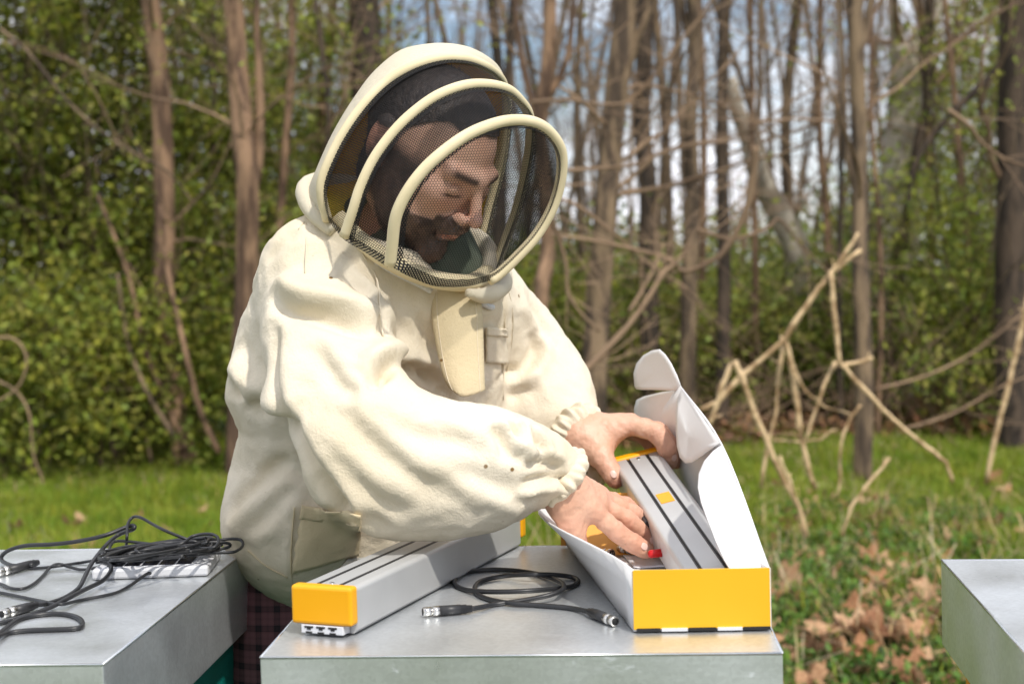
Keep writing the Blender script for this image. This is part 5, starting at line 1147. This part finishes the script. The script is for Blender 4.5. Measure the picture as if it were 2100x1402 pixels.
patch('chest_pocket', [(992, 672), (1033, 676), (1037, 745), (993, 742)], 8, 10, M['jacket'], jacket, .0035, .002, seed=2)
patch('pocket_flap', [(990, 668), (1036, 673), (1036, 688), (990, 686)], 8, 4, M['jacket'], jacket, .0050, .002, seed=3)
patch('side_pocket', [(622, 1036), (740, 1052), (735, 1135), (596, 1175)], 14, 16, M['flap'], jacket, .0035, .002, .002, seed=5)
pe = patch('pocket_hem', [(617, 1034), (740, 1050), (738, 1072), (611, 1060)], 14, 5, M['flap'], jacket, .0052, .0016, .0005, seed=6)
# stitched seams as real raised threads
def seam(name, px, r, m, off=.0012, dash=False, parent=None):
    pts = [onj(x, y, off) for x, y in px]; pts = [p_ for p_ in pts if p_ is not None]
    if len(pts) < 2: return
    T = Tubes(); T.add(catmull(pts, 6), r, 5); return T.obj(name, m, parent or jacket)
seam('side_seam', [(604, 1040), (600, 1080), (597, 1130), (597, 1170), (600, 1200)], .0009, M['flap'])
seam('shoulder_seam', [(612, 470), (626, 455), (628, 500), (625, 560)], .0007, M['jacket'])
seam('placket_edge', [(1037, 600), (1036, 670), (1033, 740), (1032, 820)], .0011, M['jacket'], .001)
seam('armhole_seam', [(742, 520), (768, 560), (778, 600), (780, 645), (786, 690)], .0011, M['jacket'], .0008)
seam('armhole_seam', [(1040, 585), (1052, 640), (1050, 700), (1040, 760)], .0011, M['jacket'], .0008)
seam('hem_stitching', [(508, 1128), (545, 1160), (590, 1184)], .0010, M['flap'], .0008)
# zip tape under the veil edge
zp = [onj(x, y, .006) for x, y in ((772, 534), (800, 552), (830, 568), (858, 582), (884, 596))]; zp = [z_ for z_ in zp if z_ is not None]
if len(zp) > 1:
    T = Tubes(); T.add(catmull(zp, 5), .0042, 7); T.obj('zip', M['zip'], jacket)
T = Tubes(); zp2 = [onj(x, y, .005) or P(x, y, 1.72) for x, y in ((984, 618), (1000, 628), (1010, 630))]; T.add(catmull(zp2, 4), .004, 7); T.obj('zip', M['zip'], jacket)
# gathered cuffs
def cuff(name, c, axis, r, L, parent, nr=17, amp=.14, seed=0, sq=1):
    c = Vector(c); a = Vector(axis).normalized(); u = a.orthogonal().normalized(); v = a.cross(u); rg = random.Random(seed); ph = [rg.uniform(0, 6.28) for _ in range(6)]; n1, n2 = 150, 22; rows = []
    for j in range(n2 + 1):
        t = j / n2; s = math.sin(math.pi * t); row = []
        for i in range(n1):
            th = 2 * math.pi * i / n1; g_ = math.sin(nr * th + ph[0] + 1.2 * math.sin(3 * th + ph[1]) + .5 * math.sin(t * 5)) * .6 + math.sin((nr * 1.6 // 1) * th + ph[2] + t * 2) * .4
            rr = r * (.80 + .34 * s ** .7) * (1 + amp * g_ * (.45 + .55 * s)); row.append(c + a * ((t - .5) * L + .002 * math.sin(2 * th + ph[3])) + (u * math.cos(th) + v * math.sin(th) * sq) * rr)
        rows.append(row)
    V_ = [tuple(p_) for r_ in rows for p_ in r_]; Fq = [(j * n1 + i, j * n1 + (i + 1) % n1, (j + 1) * n1 + (i + 1) % n1, (j + 1) * n1 + i) for j in range(n2) for i in range(n1)]
    o = mesh_np(name, V_, np.array(Fq), M['jacket'], parent); s_ = o.modifiers.new('t', 'SOLIDIFY'); s_.thickness = .002; return o
ca = P(1180, 892, 1.868); cuff('cuff', ca, P(1232, 926, 1.83) - P(1165, 884, 1.87), .039, .032, jacket, 17, .11, 2)
cb_ = P(1146, 978, 1.592); cuff('cuff', cb_, P(1172, 1004, 1.60) - P(1112, 952, 1.58), .034, .024, jacket, 13, .10, 5)

# ------------------------------------------------------------------ hood: hoops, net panels, cloth
def hoopY(kind, x, y): return 1.54 + (x - 812) * .0004 + (y - 444) * .00027
Cpx = [(800, 543), (804, 505), (812, 444), (836, 392), (872, 345), (916, 306), (960, 276), (1004, 257), (1047, 247), (1091, 250), (1123, 267), (1147, 300), (1153, 336), (1147, 382), (1130, 432), (1099, 484), (1059, 528), (1023, 562), (1003, 575)]
Cc = [P(x, y, hoopY('C', x, y)) for x, y in Cpx]
Bpx = [(706, 486, 1.585), (724, 432, 1.575), (740, 382, 1.572), (768, 324, 1.572), (808, 270, 1.575), (848, 231, 1.582), (896, 197, 1.59), (948, 177, 1.605), (992, 173, 1.625), (1035, 181, 1.65), (1063, 202, 1.68), (1085, 238, 1.72), (1086, 300, 1.77), (1074, 370, 1.80), (1056, 440, 1.82), (1030, 510, 1.825), (1012, 565, 1.81)]
Apx = [(672, 452, 1.64), (661, 411, 1.63), (660, 372, 1.625), (680, 320, 1.625), (708, 268, 1.628), (748, 213, 1.635), (792, 169, 1.645), (848, 136, 1.65), (904, 120, 1.665), (952, 121, 1.69), (988, 133, 1.725), (1019, 153, 1.78), (1036, 185, 1.84), (1040, 250, 1.87), (1028, 340, 1.89), (1005, 430, 1.90), (985, 520, 1.90)]
def resamp(pts, n):
    c = catmull(pts, 10); d = [0]
    for a, b in zip(c[:-1], c[1:]): d.append(d[-1] + (b - a).length)
    L_ = d[-1]; d = np.array(d); c = np.array([tuple(v) for v in c]); s = np.linspace(0, L_, n); return np.stack([np.interp(s, d, c[:, i]) for i in range(3)], 1), L_
NC = 90
cA, LA = resamp([P(*p) for p in Apx], NC); cB, LB = resamp([P(*p) for p in Bpx], NC); cC, LC = resamp(Cc, NC)
hood = empty('hood', HC); hood.parent = person; hood.matrix_parent_inverse = person.matrix_world.inverted()
for c_, r_ in ((cA, .0060), (cB, .0062), (cC, .0066)):
    T = Tubes(); T.add([Vector(v) for v in c_], r_, 12)
    # flat piping: squash slightly by noise so that it reads as sewn cloth
    vv_ = np.concatenate(T.V); o = T.obj('hoop', M['pipe'], hood)
def loft(name, ca_, cb2, m, la, lb, sag=0, rows_=14, t0=0, t1=1, out=None, parent=hood):
    n = len(ca_); cen = HC; R_ = []; U = []
    for j in range(rows_ + 1):
        t = t0 + (t1 - t0) * j / rows_; p_ = ca_ * (1 - t) + cb2 * t; d = p_ - cen; d /= np.linalg.norm(d, axis=1)[:, None] + 1e-9; p_ = p_ + d * (sag * math.sin(math.pi * t)); R_.append(p_)
        if out is not None: R_[-1] = R_[-1] + out * math.sin(math.pi * t)
        s = np.linspace(0, 1, n) * (la * (1 - t) + lb * t); w_ = np.cumsum([0]) if j == 0 else None
        U.append(np.stack([s, np.full(n, t * np.linalg.norm(ca_ - cb2, axis=1).mean())], 1))
    V_ = np.concatenate(R_); i, j = np.meshgrid(np.arange(rows_), np.arange(n - 1), indexing='ij'); b = (i * n + j).ravel()
    return mesh_np(name, V_, np.stack([b, b + 1, b + n + 1, b + n], -1), m, parent, uv=np.concatenate(U))
loft('side_net', cA, cB, M['net_side'], LA, LB, -.002); loft('side_net', cB[:52], cC[:52], M['net_side'], LB * .57, LC * .57, -.002); loft('side_net', cB[51:], cC[51:], M['net_far'], LB * .43, LC * .43, -.002)
loft('net_hem', cA, cB, M['net2'], LA, LB, .0015, 3, .03, .21); loft('net_hem', cB, cC, M['net2'], LB, LC, .0015, 3, .03, .20); loft('net_hem', cA, cB, M['net2'], LA, LB, .0015, 2, .90, .98); loft('net_hem', cB, cC, M['net2'], LB, LC, .0015, 2, .88, .98)
# front net: dome inside hoop C, closed along the zip at the bottom
ctr = A3(P(985, 440, 1.605)); ctr0 = cC.mean(0); rows_ = 22; R_ = []; U = []
e1 = cC[50] - cC[5]; e1 /= np.linalg.norm(e1); nn_ = np.cross(cC[50] - cC[5], cC[25] - cC[80]); nn_ /= np.linalg.norm(nn_)
if nn_ @ fw3 < 0: nn_ = -nn_
e2 = np.cross(nn_, e1); nb_ = 24; bot = np.stack([cC[-1] * (1 - t) + cC[0] * t for t in np.linspace(0, 1, nb_ + 2)[1:-1]])
bm_px = [(975, 583), (952, 587), (918, 588), (884, 585), (850, 572), (820, 558)]
bot, _ = resamp([Vector(cC[-1])] + [P(x, y, 1.64 - .09 * (1003 - x) / 203) for x, y in bm_px] + [Vector(cC[0])], nb_ + 2); bot = bot[1:-1]
rim = np.concatenate([cC, bot]); nr_ = len(rim)
for j in range(rows_):
    t = 1 - j / rows_; p_ = ctr0 + (rim - ctr0) * t + nn_ * (.022 * (1 - t * t)); R_.append(p_)
R_.append(np.repeat((ctr0 + nn_ * .022)[None], nr_, 0)); V_ = np.concatenate(R_); i, j = np.meshgrid(np.arange(rows_), np.arange(nr_), indexing='ij'); b = (i * nr_).ravel(); jj = j.ravel(); j2 = (jj + 1) % nr_
uvf = np.stack([(V_ - ctr0) @ e1, (V_ - ctr0) @ e2], 1)
front = mesh_np('front_net', V_, np.stack([b + jj, b + j2, b + nr_ + j2, b + nr_ + jj], -1), M['net'], hood, uv=uvf)
h_rows = []; U = []
for t in (.995, .95, .905):
    h_rows.append(ctr0 + (rim - ctr0) * t + nn_ * (.022 * (1 - t * t) + .002))
V_ = np.concatenate(h_rows); i, j = np.meshgrid(np.arange(2), np.arange(nr_), indexing='ij'); b = (i * nr_).ravel(); jj = j.ravel(); j2 = (jj + 1) % nr_
mesh_np('net_hem', V_, np.stack([b + jj, b + j2, b + nr_ + j2, b + nr_ + jj], -1), M['net2'], hood, uv=np.stack([(V_ - ctr0) @ e1, (V_ - ctr0) @ e2], 1))
# net skirt between the hoops' feet and the jacket
def skirt(name, top_pts, bot_pts, m, n=30, rows_=5):
    a_, la = resamp(top_pts, n); b_, lb = resamp(bot_pts, n); return loft(name, a_, b_, m, la, lb, 0, rows_)
Rb = lambda l: [P(*p) for p in l]
skirt('net_hem', Rb([(672, 440, 1.638), (700, 470, 1.60), (740, 495, 1.59), (790, 525, 1.56)]), Rb([(680, 462, 1.635), (706, 492, 1.60), (745, 515, 1.585), (795, 548, 1.56)]), M['net2'])
# cloth at the back of the hood, from the rear hoop to the nape
backc = [(648, 395, 1.72), (640, 372, 1.74), (668, 330, 1.74), (700, 268, 1.76), (735, 205, 1.76), (768, 152, 1.75), (815, 108, 1.74), (862, 97, 1.74), (902, 95, 1.745), (945, 100, 1.76), (985, 116, 1.79), (1015, 142, 1.83), (1030, 185, 1.90), (1030, 250, 1.93), (1015, 340, 1.95), (995, 430, 1.95), (980, 510, 1.94)]
cD, LD_ = resamp([P(*p) for p in backc], NC); nape = A3(P(800, 300, 1.90)); napeC = np.stack([nape + (cD[i] - nape) * .35 + np.array([0, .05, -.03]) for i in range(NC)])
cl1 = loft('crown_cloth', cA, cD, M['hoodcloth'], LA, LD_, .010, 8)
cl2 = loft('back_cloth', cD, napeC, M['yellowcloth'], LD_, LD_, .03, 10)
for o in (cl1, cl2): s_ = o.modifiers.new('t', 'SOLIDIFY'); s_.thickness = .0018
# outer cotton layer of the back
cl3 = loft('back_cloth', cD * 1.0, napeC + np.array([-.004, .012, .004]), M['hoodcloth'], LD_, LD_, .036, 10); s_ = cl3.modifiers.new('t', 'SOLIDIFY'); s_.thickness = .0015
# collar roll standing behind the neck, and the bunched collar at the right
T = Tubes(); T.add(catmull(Rb([(682, 474, 1.645), (652, 448, 1.655), (632, 418, 1.68), (626, 392, 1.72), (640, 376, 1.78), (680, 372, 1.84), (760, 390, 1.90), (860, 440, 1.95), (960, 520, 1.96), (1010, 560, 1.93), (1030, 580, 1.88)]), 6), [.007, .009, .011, .012, .012, .013, .013, .013, .013, .010, .007], 12)
T.obj('collar', M['hoodcloth'], hood)
T = Tubes(); T.add(catmull(Rb([(1040, 560, 1.80), (1034, 585, 1.76), (1010, 602, 1.72), (984, 606, 1.69), (960, 600, 1.67)]), 6), [.006, .010, .011, .009, .005], 12); T.obj('collar', M['hoodcloth'], hood)
lo_a, la_ = resamp(Rb([(640, 372, 1.78), (690, 360, 1.84), (760, 375, 1.88)]), 14); lo_b, lb_ = resamp(Rb([(650, 450, 1.70), (700, 470, 1.76), (765, 490, 1.80)]), 14)
loft('lining_fold', lo_a, lo_b, M['yellowcloth'], la_, lb_, .004, 8)
# neck strap of light cloth seen through the front net
T = Tubes(); T.add(catmull(Rb([(690, 445, 1.66), (735, 490, 1.655), (800, 535, 1.64), (880, 570, 1.66), (960, 580, 1.70), (1000, 560, 1.78)]), 6), .011, 8); T.obj('neckband', M['pipe'], hood)
T = Tubes(); T.add(catmull(Rb([(938, 476, 1.86), (965, 488, 1.86), (990, 500, 1.86), (1010, 520, 1.86)]), 5), [.006, .010, .012, .007], 8); T.obj('strap', M['zip'], hood)
T = Tubes(); T.add(catmull(Rb([(930, 500, 1.87), (965, 520, 1.87), (995, 550, 1.86)]), 5), [.010, .016, .012], 8); T.obj('lining_fold', M['yellowcloth'], hood)

# ------------------------------------------------------------------ trousers and shoes
Tf = Field((-.46, 1.68, .05), (.08, 2.20, 1.12), .008)
Tf.ell((-.20, 1.955, 1.02), (.17, .12, .12), .05)
Tf.chain([(np.array((-.305, 1.885, 1.0)), .092), (np.array((-.315, 1.86, .75)), .088), (np.array((-.32, 1.85, .45)), .075), (np.array((-.32, 1.92, .08)), .07)], .04)
Tf.chain([(np.array((-.11, 1.99, 1.0)), .10), (np.array((-.10, 1.97, .6)), .085), (np.array((-.09, 2.03, .08)), .07)], .04)
V, q = Tf.mesh(blur=1); N_ = normals(V, q); V += N_ * (.010 * pnoise(V, (8, 8, 5), 12, 2) + .004 * pnoise(V, (25, 25, 12), 2, 2))[:, None]
mesh_np('trousers', V, q, M['plaid'], person)
for x_, y_ in ((-.31, 1.92), (-.09, 2.02)):
    Sf = Field((x_ - .08, y_ - .22, -.01), (x_ + .20, y_ + .1, .14), .006); Sf.cone((x_, y_, .05), (x_ + .09, y_ - .13, .035), .045, .038, .03); Sf.cone((x_, y_, .05), (x_, y_, .11), .045, .042, .03)
    V, q = Sf.mesh(); mesh_np('shoe', V, q, M['rubber'], person)
